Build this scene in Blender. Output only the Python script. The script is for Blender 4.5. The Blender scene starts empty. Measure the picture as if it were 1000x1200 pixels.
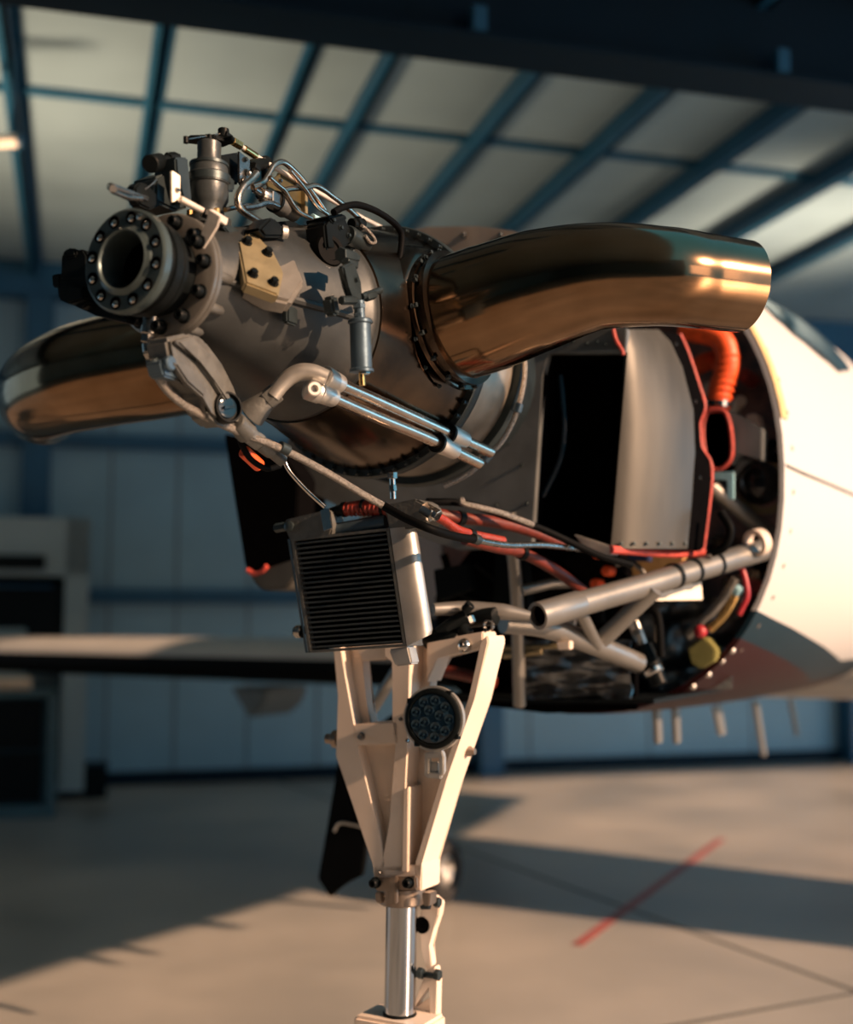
import bpy, bmesh, math, random
from math import sin, cos, pi, radians, sqrt, atan2
from mathutils import Vector, Matrix

random.seed(7)
C = bpy.context.scene
col = C.collection

# ------------------------------------------------------------------ camera
F, PIT, H, YAW = 1450.0, radians(5.12), 1.2, radians(28.8)
cam_d = bpy.data.cameras.new('camera')
cam_d.sensor_fit = 'HORIZONTAL'
cam_d.sensor_width = 24.0
cam_d.lens = 34.8
cam_d.clip_start = 0.05
cam_d.dof.use_dof = True
cam_d.dof.focus_distance = 2.08
cam_d.dof.aperture_fstop = 1.3
cam = bpy.data.objects.new('camera', cam_d)
col.objects.link(cam)
cam.location = (0, 0, H)
cam.rotation_euler = (pi / 2 + PIT, 0, 0)
C.camera = cam

# ------------------------------------------------------------------ world, lights, exposure
C.view_settings.view_transform = 'Standard'
C.view_settings.look = 'None'
C.view_settings.gamma = 1.0
C.view_settings.exposure = 0.0
C.view_settings.use_curve_mapping = False
C.cycles.use_denoising = True
C.cycles.max_bounces = 8
C.cycles.sample_clamp_indirect = 6.0
W = bpy.data.worlds.new('world')
C.world = W
W.use_nodes = True
W.node_tree.nodes['Background'].inputs[0].default_value = (0.11, 0.44, 0.64, 1)
W.node_tree.nodes['Background'].inputs[1].default_value = 1.0

AX = Vector((sin(YAW), cos(YAW), 0))      # aft along the aircraft
LX = Vector((cos(YAW), -sin(YAW), 0))     # to the aircraft's port side
UX = Vector((0, 0, 1))


def aim(o, d):
    o.rotation_euler = Vector(d).to_track_quat('-Z', 'Y').to_euler()


SUN = (0.90 * LX - 0.05 * AX + 0.385 * UX).normalized()
s = bpy.data.lights.new('low_sun', 'SUN')
s.energy = 9.4
s.color = (1.0, 0.62, 0.385)
s.angle = radians(1.2)
so = bpy.data.objects.new('low_sun', s)
col.objects.link(so)
aim(so, -SUN)


def area(name, loc, target, size, energy, color, size_y=None, spread=180):
    d = bpy.data.lights.new(name, 'AREA')
    d.shape = 'RECTANGLE'
    d.size = size
    d.size_y = size_y or size
    d.energy = energy
    d.color = color
    d.spread = radians(spread)
    o = bpy.data.objects.new(name, d)
    col.objects.link(o)
    o.location = loc
    aim(o, Vector(target) - Vector(loc))
    return o


area('door_daylight', (5.5, -2.5, 2.2), (0.3, 3.0, 1.2), 2.5, 62, (1.0, 0.60, 0.38), 2.0)
area('added_roof_glow', (-3.3, 5.0, 0.6), (-1.8, 6.3, 3.9), 0.7, 62, (1.0, 0.60, 0.36), spread=70)  # added unseen uplight, makes the warm glow on the left roof lining
area('added_bay_glow', (4.3, 6.6, 0.8), (2.5, 8.1, 3.9), 0.7, 46, (1.0, 0.62, 0.40), spread=42)  # added unseen uplight for warm spots on the right of the roof
area('added_left_cool_fill', (-8.7, 5.0, 1.8), (-1.5, 6.6, 2.4), 5.0, 44, (0.50, 0.80, 1.0), 3.4)  # added cool fill from the left
area('added_right_cool_fill', (8.0, 4.5, 2.0), (1.5, 8.0, 2.6), 3.0, 95, (0.30, 0.68, 1.0), 2.6)  # added cool fill to tint the right wall and roof, unseen source

# ------------------------------------------------------------------ coordinates


def W3(px, py, d):
    xc, yc = (px - 500) / F * d, (600 - py) / F * d
    return Vector((xc, d * cos(PIT) - yc * sin(PIT), H + d * sin(PIT) + yc * cos(PIT)))


N0 = W3(145, 305, 1.75)                   # centre of the propeller flange
CAM = Vector((0, 0, H))


def E(a, l, u):
    return N0 + AX * a + LX * l + UX * u


def at(px, py, a=None, l=None, u=None, d=None):
    if d is not None:
        return W3(px, py, d)
    r = W3(px, py, 1.0) - CAM
    n, v = (AX, a) if a is not None else (LX, l) if l is not None else (UX, u)
    t = (v - (CAM - N0).dot(n)) / r.dot(n)
    return CAM + r * t


def on(px, py, o, n):
    r = W3(px, py, 1.0) - CAM
    return CAM + r * ((o - CAM).dot(n) / r.dot(n))


def floor_at(px, py, z=0.0):
    r = W3(px, py, 1.0) - CAM
    return CAM + r * ((z - H) / r.z)


# ------------------------------------------------------------------ materials
MATS = {}


def mat(name, color, metal=0.0, rough=0.5, var=0.12, scale=25.0, bump=0.02, rvar=0.1, coat=0.0, color2=None,
        emit=None, stretch=None, bscale=None, spec=None):
    m = bpy.data.materials.new(name)
    m.use_nodes = True
    nt = m.node_tree
    b = nt.nodes['Principled BSDF']
    tc = nt.nodes.new('ShaderNodeTexCoord')
    mp = nt.nodes.new('ShaderNodeMapping')
    nt.links.new(tc.outputs['Object'], mp.inputs[0])
    if stretch:
        mp.inputs['Scale'].default_value = stretch
    nz = nt.nodes.new('ShaderNodeTexNoise')
    nz.inputs['Scale'].default_value = scale
    nz.inputs['Detail'].default_value = 5
    nt.links.new(mp.outputs[0], nz.inputs[0])
    cr = nt.nodes.new('ShaderNodeValToRGB')
    cr.color_ramp.elements[0].position = 0.32
    cr.color_ramp.elements[1].position = 0.68
    c = Vector(color)
    c2 = Vector(color2) if color2 else c * (1 - var)
    c1 = c if color2 else c * (1 + var)
    cr.color_ramp.elements[0].color = (*c2, 1)
    cr.color_ramp.elements[1].color = (*[min(1, x) for x in c1], 1)
    nt.links.new(nz.outputs[0], cr.inputs[0])
    nt.links.new(cr.outputs[0], b.inputs['Base Color'])
    b.inputs['Metallic'].default_value = metal
    mr = nt.nodes.new('ShaderNodeMapRange')
    mr.inputs['To Min'].default_value = max(0.02, rough - rvar)
    mr.inputs['To Max'].default_value = min(1, rough + rvar)
    nt.links.new(nz.outputs[0], mr.inputs[0])
    nt.links.new(mr.outputs[0], b.inputs['Roughness'])
    if coat:
        b.inputs['Coat Weight'].default_value = coat
        b.inputs['Coat Roughness'].default_value = 0.08
    if spec is not None:
        b.inputs['Specular IOR Level'].default_value = spec
    if bump:
        n2 = nt.nodes.new('ShaderNodeTexNoise')
        n2.inputs['Scale'].default_value = bscale or scale * 4
        n2.inputs['Detail'].default_value = 4
        nt.links.new(mp.outputs[0], n2.inputs[0])
        bp = nt.nodes.new('ShaderNodeBump')
        bp.inputs['Strength'].default_value = min(1, bump * 10)
        bp.inputs['Distance'].default_value = 0.002
        nt.links.new(n2.outputs[0], bp.inputs['Height'])
        nt.links.new(bp.outputs[0], b.inputs['Normal'])
    if emit:
        b.inputs['Emission Color'].default_value = (*emit[0], 1)
        b.inputs['Emission Strength'].default_value = emit[1]
    MATS[name] = m
    return m


M_dark = mat('dark_steel', (.035, .05, .056), .6, .4)
M_black = mat('black_anodised', (.005, .007, .008), .0, .40, spec=.10)
M_rubber = mat('black_rubber', (.0025, .003, .0035), 0, .6, spec=.05)
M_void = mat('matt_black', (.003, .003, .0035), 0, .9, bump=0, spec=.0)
M_mag = mat('cast_magnesium', (.046, .052, .054), .5, .46, .16, 14, .02)  # base colour darkened to stand in for shade on the gearbox
M_cast = mat('cast_alloy', (.12, .124, .118), .5, .5, .18, 30, .05)
M_steel = mat('satin_steel', (.36, .35, .33), 1, .26, .1, 40, .01)
M_bright = mat('bright_steel', (.58, .56, .52), 1, .17, .06, 50, .005)
M_hot = mat('heat_stained_steel', (.17, .115, .075), 1, .22, .35, 9, .012, .06, color2=(.055, .045, .038))
M_pipe = mat('heat_tinted_exhaust', (.27, .175, .105), 1, .14, .3, 5, .016, .05, color2=(.15, .085, .042), bscale=11)
M_band = mat('clean_casing_band', (.42, .38, .32), .7, .34, .12, 20)
M_gold = mat('gold_chromate', (.30, .25, .145), .55, .42, .15, 30)
M_brass = mat('brass', (.62, .42, .17), 1, .25)
M_dullred = mat('dull_shaded_red_hose', (.11, .014, .007), 0, .5, .25, 60, .05)  # hose red darkened to carry the shade under the duct
M_orange = mat('orange_silicone', (.85, .105, .022), 0, .42, .15, 60, .06)
M_red = mat('red_fire_sleeve', (.23, .022, .010), 0, .42, .25, 80, .08)
M_seal = mat('red_sealant', (.45, .06, .045), 0, .55, .3, 60, .08)
M_alum = mat('aluminium_sheet', (.58, .56, .52), .85, .42, .1, 18, .01)
M_sheet = mat('scuffed_grey_sheet', (.07, .069, .062), .4, .48, .35, 7, .02, stretch=(1, 1, .25))
M_plate = mat('grey_duct_plate', (.15, .165, .17), .35, .5, .2, 10, .015)
M_white = mat('white_gear_paint', (.74, .63, .535), 0, .34, .03, 12, .008)
M_cream = mat('cream_aircraft_paint', (.83, .79, .71), 0, .2, .02, 5, 0, coat=.6)
M_chrome = mat('chromed_strut', (.46, .50, .54), 1, .09, .12, 60, .004, .06, stretch=(1, 1, .08))
M_collar = mat('bronzed_collar', (.30, .25, .21), .9, .38)
M_fin = mat('black_cooler_fin', (.055, .065, .068), .4, .42)
M_tube = mat('grey_truss_paint', (.24, .235, .22), .6, .36, .06, 14, .01)
M_glass = mat('dark_lens', (.012, .03, .05), .1, .06, .2, 30, 0)
M_led = mat('led_reflector', (.02, .045, .07), .6, .22)
M_blue = mat('blue_grey_canister', (.075, .12, .16), .6, .4, .1, 20)
M_bluep = mat('pale_blue_bracket', (.34, .62, .72), .1, .4)
M_yel = mat('yellow_block', (.22, .21, .07), 0, .5)
M_paper = mat('white_placard', (.88, .83, .72), 0, .6, .03)
M_braid = mat('braided_steel', (.28, .26, .235), .85, .34, .35, 260, .1)
M_tire = mat('tyre_rubber', (.014, .014, .015), 0, .75)
M_belly = mat('quilted_heat_blanket', (.16, .17, .175), .8, .34, .6, 22, .4)
M_maroon = mat('dark_red_wire', (.35, .02, .03), 0, .4)


M_pale = mat('pale_bare_metal', (.62, .58, .52), .3, .45)
M_tubew = mat('warm_steel_tube', (.52, .43, .35), 1, .25, .1, 40, .01)
M_gold_shade = mat('gold_chromate_shaded', (.085, .068, .026), .4, .42, .15, 30)  # gold chromate darkened to show the bracket plate in shade
M_gov = mat('grey_governor_body', (.050, .060, .064), .4, .38, .1, 30)
M_wing = mat('wing_paint', (.42, .41, .39), 0, .35, .03, 5, 0)
M_fairing_shade = mat('shaded_fairing_paint', (.11, .14, .15), 0, .6)  # fairing colour greyed to imitate shade below the wing
M_tan = mat('dusty_tan_sheet', (.36, .30, .25), .2, .5, .2, 10)


def world_coord(m):
    """swap the texture space of a material to the aircraft's own axes (metres from the flange)"""
    nt = m.node_tree
    mp = [n for n in nt.nodes if n.type == 'MAPPING'][0]
    return nt, mp


# ------------------------------------------------------------------ mesh builder
ORIG = {}


class MB:
    def __init__(self):
        self.bm = bmesh.new()

    def ringloft(self, rings, closed=True, cap0=True, cap1=True):
        bm = self.bm
        vs = [[bm.verts.new(p) for p in r] for r in rings]
        n = len(rings[0])
        for a, b in zip(vs, vs[1:]):
            for i in range(n if closed else n - 1):
                j = (i + 1) % n
                try:
                    bm.faces.new((a[i], a[j], b[j], b[i]))
                except ValueError:
                    pass
        if closed and cap0:
            bm.faces.new(vs[0][::-1])
        if closed and cap1:
            bm.faces.new(vs[-1])
        return self

    def lathe(self, o, ax, prof, seg=32, start=0.0):
        ax = Vector(ax).normalized()
        e1 = ax.orthogonal().normalized()
        if abs(ax.dot(UX)) < .9:
            e1 = (UX - ax * ax.dot(UX)).normalized()
        e2 = ax.cross(e1)
        bm = self.bm
        prev = None
        for s_, r in prof:
            c = o + ax * s_
            if r < 1e-6:
                cur = [bm.verts.new(c)]
            else:
                cur = [bm.verts.new(c + (e1 * cos(start + 2 * pi * k / seg) + e2 * sin(start + 2 * pi * k / seg)) * r)
                       for k in range(seg)]
            if prev:
                for k in range(seg):
                    j = (k + 1) % seg
                    if len(prev) == 1 and len(cur) == 1:
                        break
                    if len(prev) == 1:
                        bm.faces.new((prev[0], cur[j], cur[k]))
                    elif len(cur) == 1:
                        bm.faces.new((prev[k], prev[j], cur[0]))
                    else:
                        bm.faces.new((prev[k], prev[j], cur[j], cur[k]))
            prev = cur
        return self

    def cyl(self, p0, p1, r0, r1=None, seg=20, ch=None):
        p0, p1 = Vector(p0), Vector(p1)
        r1 = r0 if r1 is None else r1
        d = (p1 - p0).length
        ch = min(r0, r1) * .12 if ch is None else ch
        ch = min(ch, d * .3)
        if ch > 0:
            pr = [(0, 0), (0, r0 - ch), (ch, r0), (d - ch, r1), (d, r1 - ch), (d, 0)]
        else:
            pr = [(0, 0), (0, r0), (d, r1), (d, 0)]
        return self.lathe(p0, p1 - p0, pr, seg)

    def hexa(self, p0, p1, r):
        return self.cyl(p0, p1, r, seg=6, ch=r * .1)

    def tube(self, pts, r, seg=10, sub=6, hollow=False):
        pts = [Vector(p) for p in pts]
        rs = r if isinstance(r, (list, tuple)) else [r] * len(pts)
        P, R = [], []
        n = len(pts)
        if n > 2 and sub > 1:
            for i in range(n - 1):
                p0 = pts[i - 1] if i else pts[0] * 2 - pts[1]
                p1, p2 = pts[i], pts[i + 1]
                p3 = pts[i + 2] if i + 2 < n else p2 * 2 - p1
                for k in range(sub):
                    t = k / sub
                    P.append(.5 * (2 * p1 + (p2 - p0) * t + (2 * p0 - 5 * p1 + 4 * p2 - p3) * t * t
                                   + (3 * p1 - p0 - 3 * p2 + p3) * t ** 3))
                    R.append(rs[i] * (1 - t) + rs[i + 1] * t)
            P.append(pts[-1])
            R.append(rs[-1])
        else:
            P, R = pts, list(rs)
        rings = []
        d = (P[1] - P[0]).normalized()
        e1 = d.orthogonal().normalized()
        for i, p in enumerate(P):
            d = (P[min(i + 1, len(P) - 1)] - P[max(i - 1, 0)]).normalized()
            e1 = (e1 - d * e1.dot(d)).normalized()
            e2 = d.cross(e1)
            rings.append([p + (e1 * cos(2 * pi * k / seg) + e2 * sin(2 * pi * k / seg)) * R[i] for k in range(seg)])
        if hollow:
            tl = (P[-1] - P[-2]).normalized()
            hd = (P[0] - P[1]).normalized()
            k = .82

            def inner(ring, c, push):
                return [c + (v - c) * k + push for v in ring]
            r_in1 = inner(rings[-1], P[-1], Vector())
            r_in2 = inner(rings[-1], P[-1], -tl * R[-1] * 2.5)
            q0 = inner(rings[0], P[0], -hd * R[0] * 2.5)
            q1 = inner(rings[0], P[0], Vector())
            rings = [q0, q1] + rings + [r_in1, r_in2]
        return self.ringloft(rings)

    def prism(self, pts, ext, bevel=0.0):
        pts = [Vector(p) for p in pts]
        bm = self.bm
        a = [bm.verts.new(p) for p in pts]
        b = [bm.verts.new(p + ext) for p in pts]
        fs = [bm.faces.new(a), bm.faces.new(b[::-1])]
        n = len(pts)
        for i in range(n):
            j = (i + 1) % n
            fs.append(bm.faces.new((a[j], a[i], b[i], b[j])))
        if bevel:
            es = list({e for f in fs for e in f.edges})
            bmesh.ops.bevel(bm, geom=es, offset=bevel, segments=2, affect='EDGES', clamp_overlap=True)
        return self

    def pp(self, pxs, thick, bevel=0.0, ext=None, **k):
        """prism whose outline lies on one of the aircraft's own planes"""
        pts = [at(x, y, **k) for x, y in pxs]
        if ext is None:
            ext = AX if 'a' in k else -LX if 'l' in k else -UX
        return self.prism(pts, ext * thick, bevel)

    def box(self, c, hx, hy, hz, bevel=0.0):
        c, hx, hy, hz = Vector(c), Vector(hx), Vector(hy), Vector(hz)
        return self.prism([c - hx - hy - hz, c + hx - hy - hz, c + hx + hy - hz, c - hx + hy - hz], hz * 2, bevel)

    def wbox(self, x0, x1, y0, y1, z0, z1, bevel=0.0):
        return self.prism([(x0, y0, z0), (x1, y0, z0), (x1, y1, z0), (x0, y1, z0)], Vector((0, 0, z1 - z0)), bevel)

    def sphere(self, c, r, seg=16):
        pr = [(-r * cos(pi * k / 8), r * sin(pi * k / 8) if 0 < k < 8 else 0) for k in range(9)]
        return self.lathe(c, UX, pr, seg)

    def sheet(self, grid, thick):
        """grid[i][j] points -> thin solid sheet"""
        bm = self.bm
        n, m = len(grid), len(grid[0])
        top = [[bm.verts.new(p) for p in r] for r in grid]
        nor = []
        for i in range(n):
            row = []
            for j in range(m):
                du = Vector(grid[min(i + 1, n - 1)][j]) - Vector(grid[max(i - 1, 0)][j])
                dv = Vector(grid[i][min(j + 1, m - 1)]) - Vector(grid[i][max(j - 1, 0)])
                row.append(du.cross(dv).normalized())
            nor.append(row)
        bot = [[bm.verts.new(Vector(grid[i][j]) - nor[i][j] * thick) for j in range(m)] for i in range(n)]
        for i in range(n - 1):
            for j in range(m - 1):
                bm.faces.new((top[i][j], top[i + 1][j], top[i + 1][j + 1], top[i][j + 1]))
                bm.faces.new((bot[i][j], bot[i][j + 1], bot[i + 1][j + 1], bot[i + 1][j]))
        ed = [(i, 0) for i in range(n)] + [(n - 1, j) for j in range(1, m)] + \
             [(i, m - 1) for i in range(n - 2, -1, -1)] + [(0, j) for j in range(m - 2, 0, -1)]
        for (i, j), (k, l) in zip(ed, ed[1:] + ed[:1]):
            bm.faces.new((top[i][j], bot[i][j], bot[k][l], top[k][l]))
        return self

    def build(self, name, m, parent=None, label=None, angle=38, origin=None, split=False):
        bm = self.bm
        if split:
            left = set(bm.verts)
            out = []
            while left:
                st = [left.pop()]
                isl = set(st)
                while st:
                    for e in st.pop().link_edges:
                        for v in e.verts:
                            if v in left:
                                left.discard(v)
                                isl.add(v)
                                st.append(v)
                out.append(isl)
            if len(out) > 1:
                out.sort(key=lambda g: (round(min(v.co.x for v in g), 4), round(min(v.co.z for v in g), 4)))
                for isl in out:
                    sub_ = MB()
                    vm = {v: sub_.bm.verts.new(v.co) for v in isl}
                    for f in bm.faces:
                        if f.verts[0] in isl:
                            sub_.bm.faces.new([vm[v] for v in f.verts])
                    res = sub_.build(name, m, parent, label, angle)
                bm.free()
                return res
        bmesh.ops.recalc_face_normals(bm, faces=bm.faces)
        if origin is None:
            lo = Vector([min(v.co[i] for v in bm.verts) for i in range(3)])
            hi = Vector([max(v.co[i] for v in bm.verts) for i in range(3)])
            origin = (lo + hi) / 2
            if parent is None:
                origin.z = lo.z
        for v in bm.verts:
            v.co -= origin
        me = bpy.data.meshes.new(name)
        bm.to_mesh(me)
        bm.free()
        me.materials.append(m)
        me.polygons.foreach_set('use_smooth', [True] * len(me.polygons))
        me.set_sharp_from_angle(angle=radians(angle))
        o = bpy.data.objects.new(name, me)
        col.objects.link(o)
        ORIG[o.name] = origin.copy()
        if parent is not None:
            o.parent = parent
            o.location = origin - ORIG[parent.name]
        else:
            o.location = origin
        if label:
            o['label'] = label
        return o


def tag(o, label, cat, group=None):
    o['label'] = label
    o['category'] = cat
    if group:
        o['group'] = group
    return o


def thing(name, label, cat, loc, group=None):
    o = bpy.data.objects.new(name, None)
    o.empty_display_size = .05
    col.objects.link(o)
    o.location = loc
    ORIG[o.name] = Vector(loc)
    return tag(o, label, cat, group)


def struct(o):
    o['kind'] = 'structure'
    return o


def proto(fn, m, angle=38):
    """a small shared mesh built about the origin along +Z"""
    mb = MB()
    fn(mb)
    bm = mb.bm
    bmesh.ops.recalc_face_normals(bm, faces=bm.faces)
    me = bpy.data.meshes.new('piece')
    bm.to_mesh(me)
    bm.free()
    me.materials.append(m)
    me.polygons.foreach_set('use_smooth', [True] * len(me.polygons))
    me.set_sharp_from_angle(angle=radians(angle))
    return me


def put(me, name, parent, pos, axis, spin=0.0):
    o = bpy.data.objects.new(name, me)
    col.objects.link(o)
    o.parent = parent
    pos = Vector(pos)
    o.location = pos - ORIG[parent.name]
    o.rotation_euler = (Vector(axis).to_track_quat('Z', 'Y') @ Matrix.Rotation(spin, 3, 'Z').to_quaternion()).to_euler()
    ORIG[o.name] = pos
    return o


Z0 = Vector((0, 0, 0))


def f_bolt(r, h):
    def fn(mb):
        mb.lathe(Z0, UX, [(0, r * 1.35), (h * .18, r * 1.35), (h * .18, r)], 12)
        mb.lathe(Z0, UX, [(h * .15, r), (h * .85, r), (h, r * .82), (h, 0)], 6)
    return fn


def f_cap(r, h):
    def fn(mb):
        mb.lathe(Z0, UX, [(0, r * 1.3), (h * .2, r * 1.3), (h * .2, r), (h * .9, r), (h, r * .86), (h, r * .5),
                          (h * .6, r * .45), (h * .6, 0)], 14)
    return fn


B_dark = proto(f_bolt(.0065, .010), M_black)
B_cap = proto(f_cap(.0085, .016), M_black)
B_steel = proto(f_bolt(.006, .009), M_steel)
B_small = proto(f_bolt(.0032, .005), M_steel)
B_smalld = proto(f_bolt(.0034, .005), M_dark)

# ================================================================== STRUCTURE
PB = Vector((-.2723, .9622, 0))            # along the purlins (away from the camera)
WB = Vector((.9622, .2723, 0))             # along the back wall
p0 = floor_at(40, 924)
WP = p0.dot(PB)                            # distance of the back wall along PB
CEIL = 3.87


def B(w, p, z):
    return WB * w + PB * p + UX * z


def bbox(mb, w0, w1, p_0, p_1, z0, z1, bevel=0.0):
    return mb.prism([B(w0, p_0, z0), B(w1, p_0, z0), B(w1, p_1, z0), B(w0, p_1, z0)], UX * (z1 - z0), bevel)


M_floor = mat('worn_concrete', (.44, .415, .375), 0, .36, .3, 1.1, .02, .14, color2=(.28, .275, .255), bscale=30)
M_wall = mat('pale_wall_sheet', (.19, .33, .42), 0, .55, .06, 2, .01)
M_ceil = mat('pale_roof_lining', (.18, .285, .345), 0, .42, .08, 1.5, .02, bscale=6)
M_beam = mat('blue_painted_steel', (.008, .075, .15), .1, .5, .1, 4, .01)
M_raft = mat('dark_rafter_steel', (.002, .012, .024), .0, .6, .1, 4, .01, spec=.15)
M_joint = mat('dark_floor_joint', (.10, .105, .10), 0, .7)
M_redline = mat('worn_red_floor_paint', (.36, .10, .09), 0, .5, .4, 20)

fl = MB()
bbox(fl, -14, 18, -8, WP + .12, -.12, 0)
flo = struct(fl.build('floor', M_floor))


def floor_strip(name, pts, wid, m, h=.0012):
    mb = MB()
    for (x0, y0), (x1, y1) in zip(pts, pts[1:]):
        a, b = floor_at(x0, y0), floor_at(x1, y1)
        d = (b - a).normalized()
        s_ = d.cross(UX) * wid / 2
        mb.prism([a - s_, b - s_, b + s_, a + s_], UX * h)
    return mb.build(name, m, flo)


floor_strip('joint_strip', [(300, 905), (530, 990), (1060, 1182)], .022, M_joint)
floor_strip('joint_strip', [(700, 1218), (1080, 1150)], .02, M_joint)
floor_strip('painted_line', [(676, 1108), (846, 983)], .045, M_redline, .0016)

wm = MB()
bbox(wm, -9, 12, WP, WP + .12, 0, CEIL)
wall = struct(wm.build('wall_back', M_wall))


def wall_w(px, py):
    """position along the wall and height where a pixel ray meets the back wall"""
    r = W3(px, py, 1.0) - CAM
    t = WP / r.dot(PB)
    q = CAM + r * t
    return q.dot(WB), q.z


def wband(name, w0, w1, z0, z1, dep, m, bevel=0):
    mb = MB()
    bbox(mb, w0, w1, WP - dep, WP, z0, z1, bevel)
    return mb.build(name, m, wall)


wband('eave_beam', -9, 12, 3.60, CEIL, .18, M_beam, .01)
for y in (525, 700):
    z = wall_w(300, y)[1]
    wband('girt', -9, 12, z - .055, z + .05, .09, M_beam, .006)
for px in (42, 566, 985):
    w = wall_w(px, 600)[0]
    wband('column', w - .10, w + .10, 0, 3.6, .22, M_beam, .008)
for px in (125, 205, 290, 372, 620, 760, 880):
    w = wall_w(px, 800)[0]
    mb = MB()
    bbox(mb, w - .006, w + .006, WP - .006, WP, .1, 3.6)
    mb.build('panel_joint', M_joint, wall)
mb = MB()
bbox(mb, -9, 12, WP - .03, WP, 0, .10)
struct(mb.build('baseboard_back', M_raft))
M_dwall = mat('dark_wall_sheet', (.08, .17, .21), 0, .6, .06, 2, .01)
mb = MB()
bbox(mb, -9.12, -9, -7, WP, 0, CEIL)
struct(mb.build('wall_left', M_wall))
mb = MB()
bbox(mb, -9.12, 3.5, -7.12, -7, 0, CEIL + 1.5)
struct(mb.build('wall_front', M_dwall))

cm = MB()
bbox(cm, -12, 14, 2.4, WP + .12, CEIL, CEIL + .08)
bbox(cm, -9, 1.4, -7, 2.38, CEIL, CEIL + .08)
ceil = struct(cm.build('ceiling', M_ceil))


def ceil_wp(px, py, z):
    r = W3(px, py, 1.0) - CAM
    q = CAM + r * ((z - H) / r.z)
    return q.dot(WB), q.dot(PB)


for px, dep in ((-320, .12), (-155, .12), (14, .12), (183, .06), (351, .08), (447, .14), (625, .14), (799, .14), (984, .14), (1182, .14), (1380, .12)):
    w = ceil_wp(px, 100, CEIL - dep)[0]
    mb = MB()
    bbox(mb, w - .012, w + .012, 2.4, WP - .02, CEIL - dep, CEIL)
    bbox(mb, w - .045, w + .012, 2.4, WP - .02, CEIL - dep, CEIL - dep + .012)
    bbox(mb, w - .012, w + .055, 2.4, WP - .02, CEIL - .014, CEIL)
    mb.build('purlin', M_beam, ceil)
w, p = ceil_wp(480, 152, CEIL)
mb = MB()
bbox(mb, -12, 14, p - .03, p + .03, CEIL - .03, CEIL)
mb.build('lining_seam', M_beam, ceil)
w, p = ceil_wp(480, 205, CEIL)
w, p = ceil_wp(500, 40, 3.42)
mb = MB()
bbox(mb, -12, 14, p + .02, p + .05, 3.42, CEIL)
bbox(mb, -12, 14, p - .08, p + .16, 3.40, 3.42)
bbox(mb, -12, 14, p - .08, p + .16, CEIL - .02, CEIL)
raf = mb.build('rafter', M_raft, ceil)
for px in (552, 905):
    ww, pp_ = ceil_wp(px, 45 + (px - 500) * .124, 3.42)
    mb = MB()
    mb.box(B(ww, p - .06, 3.47), WB * .03, PB * .03, UX * .05, .005)
    mb.build('clip', M_beam, raf)

# ================================================================== ENGINE
eng = thing('turboprop_engine', 'bare grey turboprop engine with a round bolted propeller flange and no propeller fitted',
            'engine', E(.45, 0, -.24))

mb = MB()
mb.lathe(E(0, 0, 0), AX, [(.05, .0), (.05, .040), (.002, .0405), (-.004, .0415), (-.006, .0435), (-.003, .0465), (-.0015, .050),
                          (0, .051), (0, .072), (.003, .0755), (.015, .0755), (.019, .072), (.019, .05)], 64)
fl_o = mb.build('propeller_flange', mat('teal_grey_flange', (.075, .105, .11), .6, .36), eng)
mb = MB()
mb.lathe(E(.044, 0, 0), AX, [(0, 0), (0, .0402), (.004, .0402), (.004, 0)], 32)
mb.build('bore_shade', M_void, fl_o)  # black disc painting in the dark interior of the bore


def ringpos(a, r, th):
    return E(a, r * sin(th), r * cos(th))


B_sock = proto(lambda m_: m_.lathe(Z0, UX, [(-.001, .0094), (.0018, .0092), (.0018, .0080), (.0004, .0076), (.0004, 0)], 18), M_void)
B_end = proto(lambda m_: m_.lathe(Z0, UX, [(0, .0050), (.0030, .0048), (.0045, .0033), (.005, 0)], 12), M_bright)
for k in range(12):
    th = radians(12 + 30 * k)
    q = ringpos(0, .0613, th)
    put(B_sock, 'bolt_socket', fl_o, q, -AX)
    put(B_end, 'bolt_end', fl_o, q + LX * .0016 - UX * .0022, -AX)
put(B_end, 'dowel', fl_o, ringpos(0, .0655, radians(27)), -AX)

mb = MB()
mb.lathe(E(0, 0, 0), AX, [(.017, .05), (.017, .066), (.03, .0675), (.032, .0715), (.046, .0715), (.049, .061), (.06, .0595),
                          (.075, .0595), (.088, .061), (.088, .05)], 56)
mb.build('nose_housing', M_black, eng)
mb = MB()
mb.lathe(E(0, 0, 0), AX, [(.086, .06), (.084, .062), (.086, .0895), (.089, .0935), (.0955, .0935), (.097, .092), (.098, .0935), (.105, .0935),
                          (.107, .091), (.107, .07)], 64)
fr = mb.build('front_case_flange', mat('machined_flange', (.17, .165, .15), .6, .36), eng)
for k in range(11):
    th = radians(18 + 360 / 11 * k)
    put(B_cap, 'cap_bolt', fr, ringpos(.0855, .0785, th), -AX)
    if k % 2 == 0 or k in (3, 5):
        mb = MB()
        mb.lathe(ringpos(.105, .083, th + .2), AX, [(0, .0085), (.028, .008), (.034, .005), (.035, 0)], 14)
        mb.build('stud_boss', M_cast, fr)

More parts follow.
